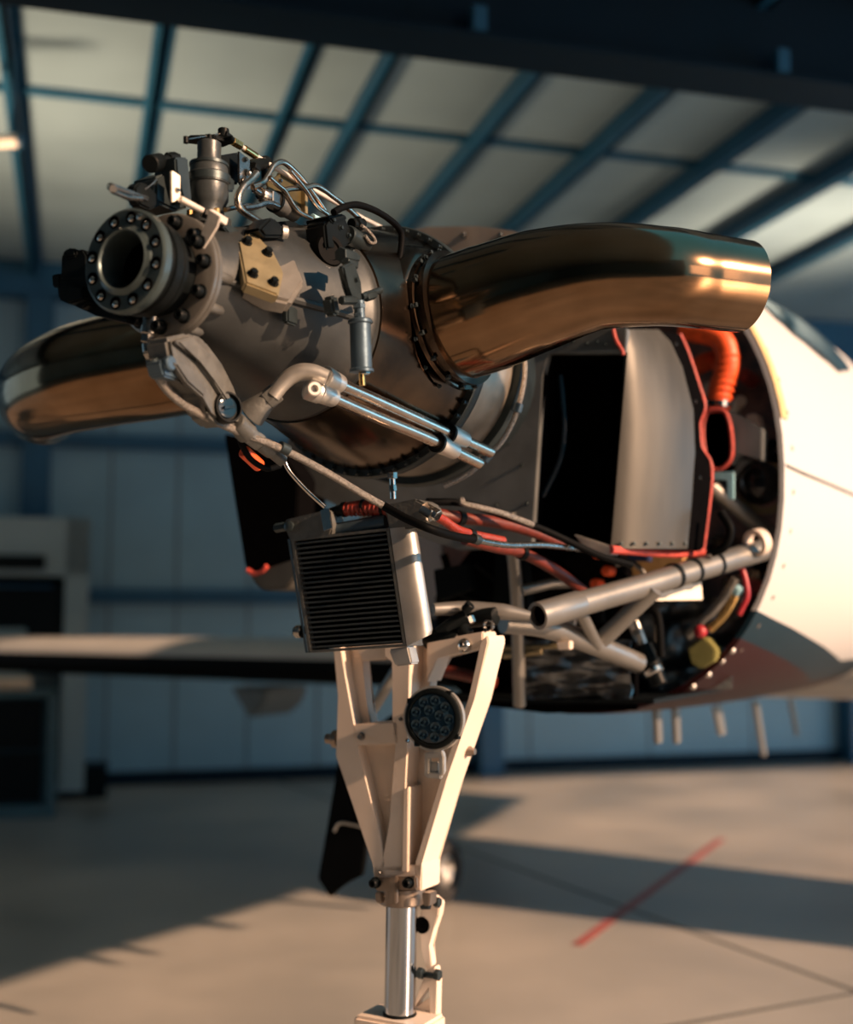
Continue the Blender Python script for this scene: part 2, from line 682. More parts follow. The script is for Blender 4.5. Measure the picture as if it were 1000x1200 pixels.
mb = MB()
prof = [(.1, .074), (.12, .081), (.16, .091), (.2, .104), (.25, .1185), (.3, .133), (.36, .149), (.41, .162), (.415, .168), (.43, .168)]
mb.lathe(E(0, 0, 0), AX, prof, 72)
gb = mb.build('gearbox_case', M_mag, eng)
mb = MB()
mb.lathe(E(0, 0, 0), AX, [(.425, .16), (.425, .172), (.44, .176), (.5, .188), (.56, .204), (.62, .217), (.67, .226), (.672, .21)], 72)
mb.build('exhaust_case', M_hot, eng)
mb = MB()
mb.lathe(E(0, 0, 0), AX, [(.668, .21), (.668, .2385), (.672, .241), (.69, .241), (.694, .2385), (.694, .21)], 72)
cf = mb.build('casing_flange', M_dark, eng)
mb = MB()
for k in range(54):
    th = 2 * pi * k / 54
    q = ringpos(.668, .2325, th)
    mb.lathe(q, -AX, [(0, .0058), (.003, .0058), (.003, .0042), (.009, .0042), (.0095, 0)], 6)
o = mb.build('flange_nuts', M_dark, cf)
o['kind'] = 'stuff'
mb = MB()
mb.lathe(E(0, 0, 0), AX, [(.69, .2), (.69, .226), (.78, .2235), (.84, .221), (.842, .2)], 72)
mb.build('gas_generator_case', M_band, eng)
mb = MB()
mb.lathe(E(0, 0, 0), AX, [(.838, .2), (.838, .236), (.845, .24), (.86, .24), (.866, .236), (.9, .222), (.95, .2), (1.02, .185), (1.02, .1)], 64)
mb.build('rear_case', M_dark, eng)
# raised longitudinal ribs of the gearbox case
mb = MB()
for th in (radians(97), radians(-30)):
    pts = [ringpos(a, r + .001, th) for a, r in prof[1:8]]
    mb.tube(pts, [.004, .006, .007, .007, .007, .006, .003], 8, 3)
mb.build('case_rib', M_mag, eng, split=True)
# exhaust port collar on each side
for sgn in (1, -1):
    mb = MB()
    mb.lathe(E(.615, 0, .022), LX * sgn, [(.10, .150), (.15, .139), (.172, .130), (.176, .124), (.186, .124), (.188, .08)], 56)
    mb.build('exhaust_port_collar', M_hot, eng)

# gold accessory pad on the port shoulder of the gearbox
th = radians(52)
n_pad = (LX * sin(th) + UX * cos(th) - AX * .42).normalized()
o_pad = ringpos(.26, .135, th)
mb = MB()
pad = [(279, 283), (291, 272), (303, 276), (322, 296), (333, 318), (327, 346), (288, 331)]
mb.prism([on(x, y, o_pad, n_pad) for x, y in pad], -n_pad * .02, .003)
pado = mb.build('accessory_pad', M_gold, eng, 'gold chromated cover plate')
for x, y in ((289, 284), (313, 297), (296, 322), (320, 332)):
    put(B_dark, 'cap_bolt', pado, on(x, y, o_pad, n_pad), n_pad)
mb = MB()
mb.prism([on(x, y, o_pad - n_pad * .015, n_pad) for x, y in ((283, 290), (318, 291), (349, 305), (358, 330), (342, 354), (318, 349), (286, 333))],
         -n_pad * .03, .006)
mb.build('pad_boss', mat('sunlit_casting', (.20, .19, .17), .4, .45), eng)  # boss coloured lighter than the case to imitate a patch of sun
# small lifting eye
mb = MB()
q = at(340, 370, l=.125)
mb.box(q, AX * .014, UX * .014, LX * .006, .003)
mb.build('lug', M_dark, eng)

# --- sump arm under the nose
mb = MB()
arm = [(196, 396), (228, 388), (244, 400), (262, 424), (276, 452), (286, 482), (283, 498), (262, 500), (246, 487), (240, 462), (222, 448), (204, 440)]
mb.pp(arm, .045, .006, l=.035)
mb.pp([(206, 400), (226, 394), (246, 412), (262, 442), (272, 468), (266, 470), (252, 446), (236, 422)], .012, .003, l=.045)
mb.pp([(204, 424), (222, 428), (244, 456), (240, 466), (220, 448)], .012, .003, l=.043)
sump = mb.build('sump_arm', M_cast, eng)
q = at(264, 478, l=.036)
ax = (LX - AX * .35).normalized()
mb = MB()
mb.lathe(q, ax, [(-.02, .024), (.008, .0245), (.012, .023), (.012, .0205), (.004, .0195), (.004, 0)], 32)
sg = mb.build('drain_boss', M_black, sump)
mb = MB()
mb.lathe(q + ax * .004, ax, [(0, .017), (.003, .016), (.004, .012), (.0045, 0)], 24)
mb.box(q + ax * .009, UX * .002, (AX + UX * .2).normalized() * .011, ax * .003)
mb.build('drain_plug', M_glass, sg)
# chip detector stack
mb = MB()
pts = [at(x, y, l=.03) for x, y in ((276, 494), (290, 508), (303, 518), (318, 529), (331, 540))]
mb.cyl(pts[0], pts[1], .016, .018)
mb.hexa(pts[1], pts[2], .0155)
mb.cyl(pts[2], pts[3], .0125)
mb.hexa(pts[3], pts[4], .011)
mb.build('chip_detector', M_cast, eng)
mb = MB()
mb.tube([at(280, 508, l=.0), at(284, 522, l=.0), at(294, 538, l=0), at(312, 549, l=0), at(328, 546, l=0)], .005)
mb.build('drain_wire', M_rubber, eng)
mb = MB()
mb.cyl(at(286, 529, l=-.03), at(304, 546, l=-.03), .011)
mb.build('drain_sleeve', M_orange, eng)
# connector below the ring
mb = MB()
mb.pp([(188, 424), (203, 416), (214, 432), (209, 446), (193, 441)], .03, .003, l=.03)
mb.lathe(at(197, 426, l=.031), LX, [(0, .011), (.006, .011), (.008, .009), (.008, 0)], 18)
mb.build('nose_connector', M_blue, eng)
# flared boss and elbow that feed the scavenge pipes
mb = MB()
mb.cyl(at(294, 486, d=1.94), at(316, 466, d=1.93), .024, .0145)
mb.hexa(at(312, 470, d=1.93), at(325, 459, d=1.93), .0165)
mb.build('oil_boss', M_cast, eng)
# flange-back studs of the torque sensor, starboard side
mb = MB()
mb.pp([(71, 300), (76, 293), (84, 296), (97, 291), (102, 300), (100, 328), (84, 333), (70, 326)], .035, .003, a=.05)
mb.pp([(68, 324), (80, 318), (102, 316), (103, 356), (96, 362), (74, 352), (68, 342)], .05, .003, a=.045)
mb.pp([(60, 322), (70, 320), (70, 338), (61, 336)], .02, .002, a=.06)
mb.pp([(80, 350), (100, 345), (150, 372), (148, 378), (112, 370), (86, 358)], .03, .003, a=.06)
mb.pp([(72, 296), (78, 290), (88, 291), (88, 300), (74, 302)], .03, .003, a=.045)
mb.pp([(66, 336), (74, 332), (96, 336), (98, 350), (80, 356), (67, 350)], .03, .003, a=.035)
mb.pp([(70, 322), (100, 324), (100, 327), (70, 326)], .03, .001, a=.04)
mb.build('brush_block', M_black, eng)
mb = MB()
mb.lathe(E(0, 0, 0), AX, [(.050, .05), (.050, .066), (.053, .069), (.058, .069), (.06, .05)], 48)
mb.build('shroud_ring', M_black, eng)
# fitting under the nose where the braided hose starts
mb = MB()
mb.cyl(at(178, 370, d=1.83), at(174, 392, d=1.83), .0145, .013)
mb.hexa(at(175, 388, d=1.83), at(172, 402, d=1.83), .0105)
mb.cyl(at(172, 402, d=1.83), at(173, 413, d=1.83), .007)
mb.hexa(at(173, 412, d=1.83), at(180, 424, d=1.835), .0085)
mb.build('nose_elbow', M_steel, eng)
# detector loop round the rear case
mb = MB()
pts = [at(x, y, d=2.36) for x, y in ((596, 392), (612, 410), (615, 440), (607, 478), (592, 512), (571, 536), (548, 556), (520, 570))]
mb.tube(pts, .0052, 10)
loop = mb.build('detector_loop', M_braid, eng)
mb = MB()
for i in (3, 5):
    d = (pts[i + 1] - pts[i - 1]).normalized()
    mb.cyl(pts[i] - d * .009, pts[i] + d * .009, .009, seg=14)
mb.build('loop_clamp', M_blue, loop, split=True)
mb = MB()
random.seed(5)
for k in range(16):
    x0 = 594 + random.uniform(-8, 10)
    y0 = 425 + k * 6
    q = at(x0 - k * 1.6, y0, d=2.44)
    mb.box(q, AX * random.uniform(.006, .012), LX * .012, UX * random.uniform(.005, .012), .002)
mb.build('rear_fittings', M_dark, eng)['kind'] = 'stuff'
# bolts around the exhaust collar flange
for k in range(14):
    th = 2 * pi * k / 14
    put(B_smalld, 'flange_bolt', eng, E(.615 + .124 * cos(th), .19, .022 + .124 * sin(th)), LX)
# hump on top of exhaust case and top cover
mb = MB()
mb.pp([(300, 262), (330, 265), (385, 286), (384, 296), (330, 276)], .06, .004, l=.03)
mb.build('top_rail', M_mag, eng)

# ================================================================== exhaust stacks


def stack(path, rad, label, loc):
    t = thing('exhaust_stack', label, 'exhaust pipe', loc, 'exhaust stacks of the engine')
    mb = MB()
    sy = [1.0] * len(path)
    pts = [E(*p) for p in path]
    P, R = [], []
    n = len(pts)
    sub = 10
    for i in range(n - 1):
        q0 = pts[i - 1] if i else pts[0] * 2 - pts[1]
        q1, q2 = pts[i], pts[i + 1]
        q3 = pts[i + 2] if i + 2 < n else q2 * 2 - q1
        for k in range(sub):
            x = k / sub
            P.append(.5 * (2 * q1 + (q2 - q0) * x + (2 * q0 - 5 * q1 + 4 * q2 - q3) * x * x + (3 * q1 - q0 - 3 * q2 + q3) * x ** 3))
            R.append(rad[i] * (1 - x) + rad[i + 1] * x)
    P.append(pts[-1])
    R.append(rad[-1])
    rings = []
    for i, p in enumerate(P):
        d = (P[min(i + 1, len(P) - 1)] - P[max(i - 1, 0)]).normalized()
        e2 = (UX - d * d.z).normalized()
        e1 = d.cross(e2)
        rr = R[i]
        rings.append([p + e1 * cos(2 * pi * k / 56) * rr + e2 * sin(2 * pi * k / 56) * rr for k in range(56)])
    d = (P[-1] - P[-2]).normalized()
    rings.append([P[-1] + (v - P[-1]) * .975 for v in rings[-1]])
    for back in (.03, .1, .2):
        j = max(0, len(P) - 1 - int(back / .012))
        rings.append([P[j] + (v - P[j]) * .955 for v in rings[j]])
    mb.ringloft(rings, cap0=False, cap1=True)
    pipe = mb.build('pipe', M_pipe, t, angle=60)
    d0 = (P[1] - P[0]).normalized()
    mb = MB()
    mb.lathe(P[0] - d0 * .012, d0, [(0, R[0] * .9), (0, R[0] + .014), (.008, R[0] + .014), (.010, R[0] + .006), (.018, R[0] + .006),
                                   (.020, R[0] + .010), (.027, R[0] + .010), (.029, R[0] * .98)], 56)
    mb.build('clamp_flange', M_hot, t)
    mb = MB()
    e2 = (UX - d0 * d0.z).normalized()
    e1 = d0.cross(e2)
    for k in range(16):
        th = 2 * pi * k / 16
        mb.cyl(P[0] - d0 * .006 + (e1 * cos(th) + e2 * sin(th)) * (R[0] + .0115), P[0] + d0 * .003 + (e1 * cos(th) + e2 * sin(th)) * (R[0] + .0115), .0045, seg=6)
    o_ = mb.build('clamp_bolts', M_dark, t)
    o_['kind'] = 'stuff'
    return t


stack([(.617, .205, .024), (.612, .28, .036), (.602, .38, .052), (.607, .48, .062), (.642, .575, .058), (.695, .625, .057), (.762, .68, .056)],
      [.112, .110, .102, .088, .081, .079, .0775],
      'bronze heat-tinted exhaust pipe curving out towards the cream fuselage', E(.62, .45, -.06))
stack([(.617, -.205, .024), (.605, -.32, .02), (.59, -.47, .01), (.59, -.65, .0), (.63, -.80, -.012), (.72, -.90, -.02)],
      [.112, .114, .115, .112, .103, .09],
      'bronze heat-tinted exhaust pipe beyond the propeller flange, seen against the wall', E(.62, -.5, -.13))

# ================================================================== accessories on top of the gearbox
# --- propeller governor
q = E(.185, 0, .10)
gov = thing('propeller_governor', 'dark grey cylindrical propeller governor with a lever on top, standing on the engine nose', 'governor', q)
mb = MB()
mb.lathe(q, UX, [(0, 0), (0, .036), (.012, .036), (.014, .026), (.03, .024), (.036, .0275), (.044, .031), (.066, .031), (.068, .0335),
                 (.082, .0335), (.085, .030), (.098, .029), (.103, .026), (.105, .020), (.112, .0185), (.135, .0185), (.137, .016), (.137, 0)], 40)
mb.build('governor_body', M_gov, gov)
mb = MB()
mb.lathe(q, UX, [(.069, .0337), (.0695, .0345), (.0815, .0345), (.082, .0337)], 40)
mb.lathe(q, UX, [(.0965, .0285), (.097, .0305), (.1015, .0305), (.102, .026)], 40)
mb.build('body_band', M_dark, gov, split=True)
mb = MB()
c = q + UX * .140
mb.prism([at(x, y, u=.241) for x, y in ((216, 168), (222, 163), (252, 162), (262, 166), (272, 163), (276, 167), (262, 173), (236, 170))], UX * .007, .0015)
mb.hexa(c, c + UX * .008, .008)
mb.cyl(at(218, 168, l=.0), at(218, 160, l=.0), .004)
mb.build('lever', M_black, gov, split=True)
mb = MB()
mb.cyl(at(221, 163, l=0), at(262, 156, l=0), .0012, seg=6)
mb.build('lock_wire', M_steel, gov)
mb = MB()
for k in range(4):
    th = 2 * pi * k / 4 + .6
    mb.cyl(q + Vector((cos(th), sin(th), 0)) * .031 + UX * .010, q + Vector((cos(th), sin(th), 0)) * .031 + UX * .022, .005, seg=6)
mb.build('base_nut', M_brass, gov, split=True)
mb = MB()
mb.pp([(252, 215), (266, 212), (270, 228), (262, 247), (252, 246)], .03, .004, l=.02)
mb.pp([(266, 205), (276, 210), (276, 224), (266, 226)], .015, .003, l=.03)
mb.build('side_valve', M_dark, gov, split=True)

# --- valve block to the left of governor
vb = thing('overspeed_valve', 'dark grey valve block with a round black knob, left of the governor', 'valve', at(200, 250, l=-.02))
mb = MB()
mb.pp([(183, 207), (202, 200), (222, 196), (222, 243), (208, 248), (182, 236)], .05, .004, l=-.02)
mb.pp([(206, 184), (221, 184), (226, 236), (216, 238), (207, 200)], .045, .003, l=.005)
mb.build('valve_body', M_dark, vb)
mb = MB()
mb.cyl(at(176, 192, l=-.02), at(187, 190, l=-.03), .0135, seg=24)
mb.cyl(at(186, 190, l=-.025), at(198, 188, l=-.025), .009)
mb.hexa(at(196, 188, l=-.025), at(207, 187, l=-.025), .012)
mb.build('knob', M_black, vb, split=True)
mb = MB()
mb.pp([(201.5, 201), (203, 200), (211.5, 206), (211.5, 234), (202, 237)], .004, .0005, l=.012)
pl_ = mb.build('cover_plate', M_paper, vb, 'pale metal cover plate')
put(B_small, 'screw', pl_, at(207, 223, l=.012), LX)
mb = MB()
mb.pp([(158, 219), (164, 213), (172, 214), (184, 226), (190, 240), (176, 246), (164, 240), (159, 228)], .02, .003, l=-.02)
mb.build('pivot_bracket', M_black, vb)
mb = MB()
mb.tube([at(131, 218, l=-.02), at(160, 229, l=-.02), at(172, 233, l=-.02)], .0045, 8, 1)
mb.tube([at(132, 224, l=-.012), at(150, 232, l=-.012), at(166, 233, l=-.012)], .004, 8, 1)
mb.cyl(at(130, 219, l=-.025), at(133, 221, l=-.005), .006)
mb.tube([at(170, 222, l=-.02), at(178, 216, l=-.02), at(184, 210, l=-.02)], .0012, 6, 1)
mb.build('feedback_lever', M_steel, vb)

# --- link rod and L bracket
lb = thing('beta_bracket', 'pale L-shaped bracket and link rod between the valve block and the front flange', 'bracket', at(240, 290, l=.03))
mb = MB()
mb.cyl(at(211, 233, l=.02), at(241, 249, l=.03), .0052, seg=12)
mb.build('link_rod', M_pale, lb)
mb = MB()
mb.pp([(246, 246), (258, 254), (254, 266), (245, 280), (238, 291), (231, 288), (240, 262)], .004, .0006, a=.074)
mb.pp([(246, 245), (252, 246), (268, 256), (266, 264), (250, 254)], .006, .0008, l=.068)
mb.build('bracket', M_pale, lb)
mb = MB()
mb.hexa(at(238, 249, l=.03), at(247, 253, l=.035), .008)
mb.build('rod_nut', M_black, lb)
put(B_cap, 'bolt', lb, at(234, 284, a=.074), -AX)
mb = MB()
mb.pp([(262, 266), (270, 263), (288, 274), (291, 283), (284, 284), (268, 273)], .012, .002, l=.05)
mb.build('cable_end', M_dark, lb)

# --- black box behind governor
bx = thing('linkage_box', 'small black box with a steel face plate, right of the governor', 'box', at(272, 222, l=0))
mb = MB()
mb.pp([(257, 182), (281, 178), (281, 216), (259, 212)], .04, .003, l=.0)
mb.build('housing', M_black, bx)
mb = MB()
mb.pp([(280.5, 177), (293, 187), (294, 222), (286, 222), (281, 214)], .004, .0006, l=.02)
fp = mb.build('face_plate', M_steel, bx)
for x, y in ((287, 187), (288, 201), (286, 210)):
    put(B_smalld, 'screw', fp, at(x, y, l=.02), LX)
mb = MB()
mb.cyl(at(291, 196, l=.01), at(312, 190, l=-.01), .011)
mb.hexa(at(296, 194, l=.02), at(302, 200, l=.02), .008)
mb.cyl(at(309, 185, l=0), at(310, 212, l=0), .005)
mb.build('cable_clevis', M_black, bx, split=True)
mb = MB()
mb.sphere(at(288, 212, l=.025), .0055, 10)
mb.sphere(at(292, 203, l=.025), .005, 10)
mb.build('ball_joint', M_steel, bx, split=True)

# --- long push rod along the top of the engine
pr = thing('control_rod', 'long thin pale control rod running back along the top of the engine', 'rod', at(390, 240, l=0))
pts = [at(x, y, l=0) for x, y in ((262, 158), (292, 178), (326, 199), (361, 219), (426, 256), (489, 287), (524, 300))]
mb = MB()
mb.tube(pts, .0042, 10, 1)
mb.build('rod', M_pale, pr)
mb = MB()
mb.hexa(at(272, 165, l=0), at(282, 171, l=0), .0075)
mb.cyl(at(286, 174, l=0), at(300, 183, l=0), .006)
mb.build('adjuster', M_brass, pr)
mb = MB()
mb.cyl(at(262, 162, l=0), at(262, 151, l=0), .009)
mb.hexa(at(263, 157, l=.006), at(270, 163, l=.006), .007)
mb.build('rod_end', M_black, pr)
mb = MB()
mb.hexa(at(484, 285, l=0), at(494, 290, l=0), .0085)
mb.hexa(at(494, 290, l=0), at(498, 292, l=0), .0065)
mb.build('end_nut', M_bluep, pr, split=True)

# --- gold bracket plate with fasteners
gp = thing('chromate_bracket', 'gold flat bracket plate, coloured as if in shade, standing on top of the engine', 'bracket', at(338, 260, l=-.04))
mb = MB()
mb.pp([(313, 214), (330, 203), (336, 202), (361, 219), (361, 252), (345, 240), (320, 236)], .004, .0008, l=-.04)
g_o = mb.build('plate', M_gold_shade, gp)
mb = MB()
mb.pp([(334, 201), (361, 217), (361, 220), (334, 204)], .018, .0006, l=-.03)
mb.pp([(358, 220), (361, 221), (361, 253), (358, 251)], .018, .0006, l=-.03)
mb.build('flanged_edge', M_gold, gp, split=True)
for x, y in ((328, 212), (338, 208), (346, 216), (330, 226)):
    put(B_small, 'rivet', g_o, at(x, y, l=-.04), LX)

# --- solenoid fitting
sv = thing('solenoid_valve', 'silver cylindrical fitting with hex nuts lying on top of the engine', 'valve', at(325, 250, l=.02))
L_ = [at(x, y, l=.02) for x, y in ((298, 222), (305, 227), (312, 231), (322, 236), (334, 244), (346, 251))]
mb = MB()
mb.cyl(L_[0], L_[1], .006)
mb.cyl(L_[1], L_[2], .011, .013)
mb.hexa(L_[2], L_[3], .0165)
mb.build('nut', M_steel, sv)
mb = MB()
mb.cyl(L_[3], L_[4], .0175)
mb.cyl(L_[4], L_[5], .014)
mb.build('barrel', M_cast, sv)
mb = MB()
mb.lathe(L_[3], L_[4] - L_[3], [(-.001, .0155), (-.001, .0185), (.004, .0185), (.004, .0155)], 24)
mb.build('clamp_ring', M_black, sv)
mb = MB()
mb.tube([at(x, y, l=.045) for x, y in ((286, 244), (300, 242), (314, 238), (326, 242))], .005)
mb.tube([at(x, y, l=.035) for x, y in ((264, 246), (276, 243), (288, 241), (296, 242))], .004)
mb.build('feed_pipe', M_steel, sv, split=True)

# --- base clutter between solenoid and case: black mount saddle
sd = thing('mount_saddle', 'black saddle block where a bent tube meets the top of the gearbox', 'block', at(320, 275, l=.04))
mb = MB()
mb.pp([(304, 268), (318, 254), (327, 258), (334, 268), (334, 278), (312, 278)], .035, .004, l=.095)
mb.pp([(280, 268), (300, 262), (345, 258), (372, 276), (370, 286), (335, 268), (296, 276)], .05, .003, l=0)
mb.build('block', M_black, sd)
mb = MB()
mb.lathe(at(331, 272, l=.09), (LX + AX).normalized(), [(0, .011), (.008, .010), (.010, .006), (.010, 0)], 16)
mb.build('boss', M_alum, sd)


def pipe(name, pts, r, m, label, cat, seg=10, group=None, sub=6):
    mb = MB()
    mb.tube(pts, r, seg, sub)
    return tag(mb.build(name, m), label, cat, group)


G1 = 'bent steel tubes on top of the engine'
pipe('steel_tube', [at(x, y, l=.05) for x, y in ((317, 267), (298, 256), (282, 245), (279, 232), (285, 219), (294, 211), (301, 203))], .0058, M_tubew,
     'bent steel tube looping left over the gearbox top, nearest the governor', 'tube', group=G1)
pipe('steel_tube', [at(x, y, l=.02) for x, y in ((296, 219), (308, 214), (315, 204), (321, 194), (330, 190), (338, 194), (352, 208), (366, 226), (380, 246))], .0052,
     M_tubew, 'dark steel tube arching highest over the gold bracket plate', 'tube', group=G1)
pipe('steel_tube', [at(x, y, l=.03) for x, y in ((333, 223), (342, 221), (358, 220), (372, 218), (390, 230), (408, 244), (421, 256))], .0048, M_tubew,
     'steel tube sloping down to the black sensor from the gold bracket', 'tube', group=G1)
pipe('steel_tube', [at(x, y, l=.04) for x, y in ((316, 208), (326, 217), (334, 224), (341, 236), (350, 248), (366, 256))], .0042, M_tubew,
     'thin steel tube crossing the face of the gold bracket plate', 'tube', group=G1)
pipe('steel_tube', [at(x, y, l=.04) for x, y in ((340, 200), (358, 222), (370, 240), (384, 251))], .004, M_tubew,
     'thin steel tube dropping behind the sloping tubes to the black sensor', 'tube', group=G1)
pipe('wiring_loom', [at(x, y, l=.15) for x, y in ((391, 249), (402, 243), (418, 240), (438, 246), (455, 256), (467, 267), (471, 278), (469, 300), (464, 320), (457, 332), (446, 338))],
     .0058, M_rubber, 'thick black cable arching over from the black sensor to the exhaust collar', 'cable')
mb = MB()
mb.cyl(at(366, 255, l=.04), at(374, 259, l=.04), .007)
mb.hexa(at(373, 258, l=.04), at(380, 262, l=.04), .0075)
tag(mb.build('tube_union', M_bluep), 'small pale union nut left of the black sensor', 'fitting')

# --- black sensor box with grey barrel
bs = thing('sensor_box', 'bulky black sensor box with a round rear housing on top of the engine', 'sensor', at(398, 315, l=.11))
mb = MB()
mb.pp([(381, 262), (388, 252), (403, 250), (416, 277), (415, 284), (398, 294), (384, 292)], .04, .004, l=.13)
mb.pp([(386, 254), (404, 250), (409, 256), (392, 262)], .05, .003, l=.135)
mb.build('box', M_black, bs)
mb = MB()
mb.lathe(at(386, 294, l=.125), (LX - AX * .4 + UX * .1).normalized(), [(-.04, 0), (-.04, .020), (-.02, .027), (0, .0275), (.006, .025), (.006, .018), (.003, .016), (.003, 0)], 28)
mb.build('round_housing', M_rubber, bs)
mb = MB()
mb.cyl(at(407, 275, l=.125), at(428, 287, l=.125), .0165, seg=24)
mb.build('barrel', M_dark, bs)
mb = MB()
mb.cyl(at(412, 262, l=.125), at(425, 262, l=.125), .009)
mb.hexa(at(418, 256, l=.13), at(424, 268, l=.13), .008)
mb.build('plug', M_black, bs)
mb = MB()
mb.tube([at(x, y, l=.145) for x, y in ((424, 264), (431, 270), (438, 278), (440, 284), (434, 284), (428, 276))], .0028)
mb.build('wire_loop', M_braid, bs)
for i in range(3):
    put(B_smalld, 'screw', bs, at(390 + i * 9, 258 + i * 9, l=.1305), LX)
mb = MB()
mb.pp([(383, 312), (396, 312), (404, 316), (398, 321), (388, 318)], .03, .002, l=.13)
mb.build('foot', M_alum, bs)

# --- strap arm, fitting, hanging canister
ca = thing('fuel_drain_canister', 'blue-grey canister with a brass tip hanging below the black sensor box', 'canister', at(423, 452, l=.205))
c0, c1 = at(422, 374, l=.205), at(424, 436, l=.205)
d = (c1 - c0).normalized()
hh = (c1 - c0).length
mb = MB()
mb.lathe(c0, d, [(0, 0), (0, .017), (.002, .019), (.006, .019), (.008, .0165), (hh - .006, .0165), (hh - .004, .019), (hh, .019), (hh, 0)], 32)
mb.build('can', M_blue, ca)
mb = MB()
mb.hexa(c1 - d * .006 + LX * .006, c1 + d * .004 + LX * .006, .008)
mb.build('hex_nut', M_bright, ca)
mb = MB()
mb.cyl(c1, at(425, 452, l=.205), .0048)
mb.build('tip', M_brass, ca)
mb = MB()
mb.cyl(at(421, 352, l=.205), c0, .0085)
mb.hexa(at(421, 356, l=.205), at(421, 362, l=.205), .010)
mb.hexa(at(421, 366, l=.205), at(422, 372, l=.205), .009)
mb.build('neck', M_blue, ca, split=True)
mb = MB()
mb.pp([(402, 312), (416, 306), (424, 330), (426, 352), (414, 354), (410, 335)], .012, .003, l=.205)
a_o = mb.build('strap', M_dark, ca)
put(B_smalld, 'bolt', a_o, at(417, 328, l=.205), LX)
mb = MB()
for (x0, y0), (x1, y1), r in (((399, 298), (413, 302), .012), ((404, 303), (415, 312), .010), ((410, 296), (418, 304), .008)):
    mb.hexa(at(x0, y0, l=.19), at(x1, y1, l=.19), r)
mb.build('union', M_dark, ca, split=True)
mb = MB()
mb.pp([(389, 348), (396, 345), (400, 366), (398, 371), (392, 368)], .02, .004, l=.19)
mb.hexa(at(400, 352, l=.205), at(416, 352, l=.205), .007)
mb.cyl(at(424, 348, l=.205), at(446, 340, l=.205), .0055)
mb.hexa(at(428, 348, l=.205), at(438, 345, l=.205), .008)
mb.build('side_fitting', M_dark, ca, split=True)

# --- red heat sleeve and tan top lid behind
tl = thing('plenum_lid', 'rusty tan inlet plenum lid behind the engine top, edged with bolts', 'lid', E(1.15, -.05, .25))
mb = MB()
mb.pp([(462, 300), (470, 270), (500, 266), (560, 265), (600, 270), (660, 285), (680, 310), (640, 330), (470, 330)], .25, .01, a=1.12)
lid = mb.build('lid_panel', M_tan, tl)
for x, y in ((480, 276), (545, 276), (588, 276), (632, 286)):
    put(B_steel, 'bolt', lid, at(x, y, a=1.12), -AX)
pipe('heat_sleeve', [at(x, y, u=.262) for x, y in ((428, 276), (445, 283), (470, 289), (492, 292))], .014, M_seal,
     'red heat sleeve behind the control rod on top of the engine', 'sleeve')
pipe('elbow_pipe', [at(x, y, d=2.30) for x, y in ((464, 312), (472, 302), (484, 298), (500, 299))], .011, M_cast,
     'short pale pipe stub with black rings above the exhaust collar', 'pipe')

# --- scavenge pipes
G2 = 'silver oil pipes along the lower side of the engine'


def scav(label, pts, r, nut0, nut1, cuff):
    t = thing('oil_pipe', label, 'pipe', pts[len(pts) // 2] - UX * .02, G2)
    mb = MB()
    mb.tube(pts, r, 16, 6)
    mb.build('pipe', M_tubew, t)
    mb = MB()
    for n_ in (nut0, nut1):
        d_ = (n_[1] - n_[0]).normalized()
        mb.lathe(n_[0], d_, [(0, r), (0, r * 1.6), (.002, r * 1.7), ((n_[1] - n_[0]).length, r * 1.45), ((n_[1] - n_[0]).length, r)], 20)
    mb.build('end_cuff', M_alum, t, split=True)
    mb = MB()
    for q_, d_ in cuff:
        mb.lathe(q_, d_, [(-.003, r), (-.003, r * 1.75), (.003, r * 1.75), (.003, r)], 20)
    mb.build('clamp', M_black, t, split=True)
    return t


def zl(x, za=1.955, xa=370, zb=2.37, xb=565):
    return za + (zb - za) * (x - xa) / (xb - xa)


A1 = [W3(x, y, zl(x, 1.93, 370, 2.31)) for x, y in ((372, 458), (390, 466), (440, 488), (500, 513), (552, 538), (562, 543))]
t = scav('lower silver oil pipe along the engine side, ending in a tee fitting', A1, .0105, (A1[0], A1[1]), (W3(514, 519, zl(514, 1.93, 370, 2.31)), W3(533, 529, zl(533, 1.93, 370, 2.31))),
         [(W3(513, 519, zl(513, 1.93, 370, 2.31)), A1[-1] - A1[0])])
mb = MB()
mb.cyl(W3(359, 455, 1.925), W3(376, 461, 1.937), .0175, seg=24)
mb.lathe(W3(366, 458, 1.905), (LX - AX).normalized(), [(-.02, .012), (.018, .012), (.02, .010), (.02, .006), (.01, .005), (.01, 0)], 20)
mb.build('tee_fitting', M_alum, t)
A2 = [W3(x, y, zl(x, 1.945, 385, 2.31)) for x, y in ((380, 441), (398, 450), (450, 473), (520, 505), (575, 530))]
t2_ = scav('upper silver oil pipe along the engine side, bent round at its front end', A2, .0105, (A2[0], A2[1]), (W3(527, 508, zl(527, 1.945, 385, 2.31)), W3(545, 516, zl(545, 1.945, 385, 2.31))),
     [(W3(526, 508, zl(526, 1.945, 385, 2.31)), A2[-1] - A2[-3])])
mb = MB()
mb.tube([W3(x, y, 1.925) for x, y in ((320, 464), (330, 451), (341, 441), (354, 436), (368, 437), (384, 443))], [.012, .0125, .0135, .014, .0135, .0125], 18, 5)
mb.build('bend', M_alum, t2_)
mb = MB()
q = W3(383, 431, 1.98)
mb.pp([(372, 428), (380, 418), (392, 424), (394, 436), (382, 442)], .03, .004, l=.10)
mb.lathe(at(388, 434, l=.105), (LX - AX * .5).normalized(), [(0, .010), (.008, .010), (.009, .006), (.003, .005), (.003, 0)], 18)
tag(mb.build('temperature_bulb', M_black), 'small black connector block above the two silver oil pipes', 'connector')

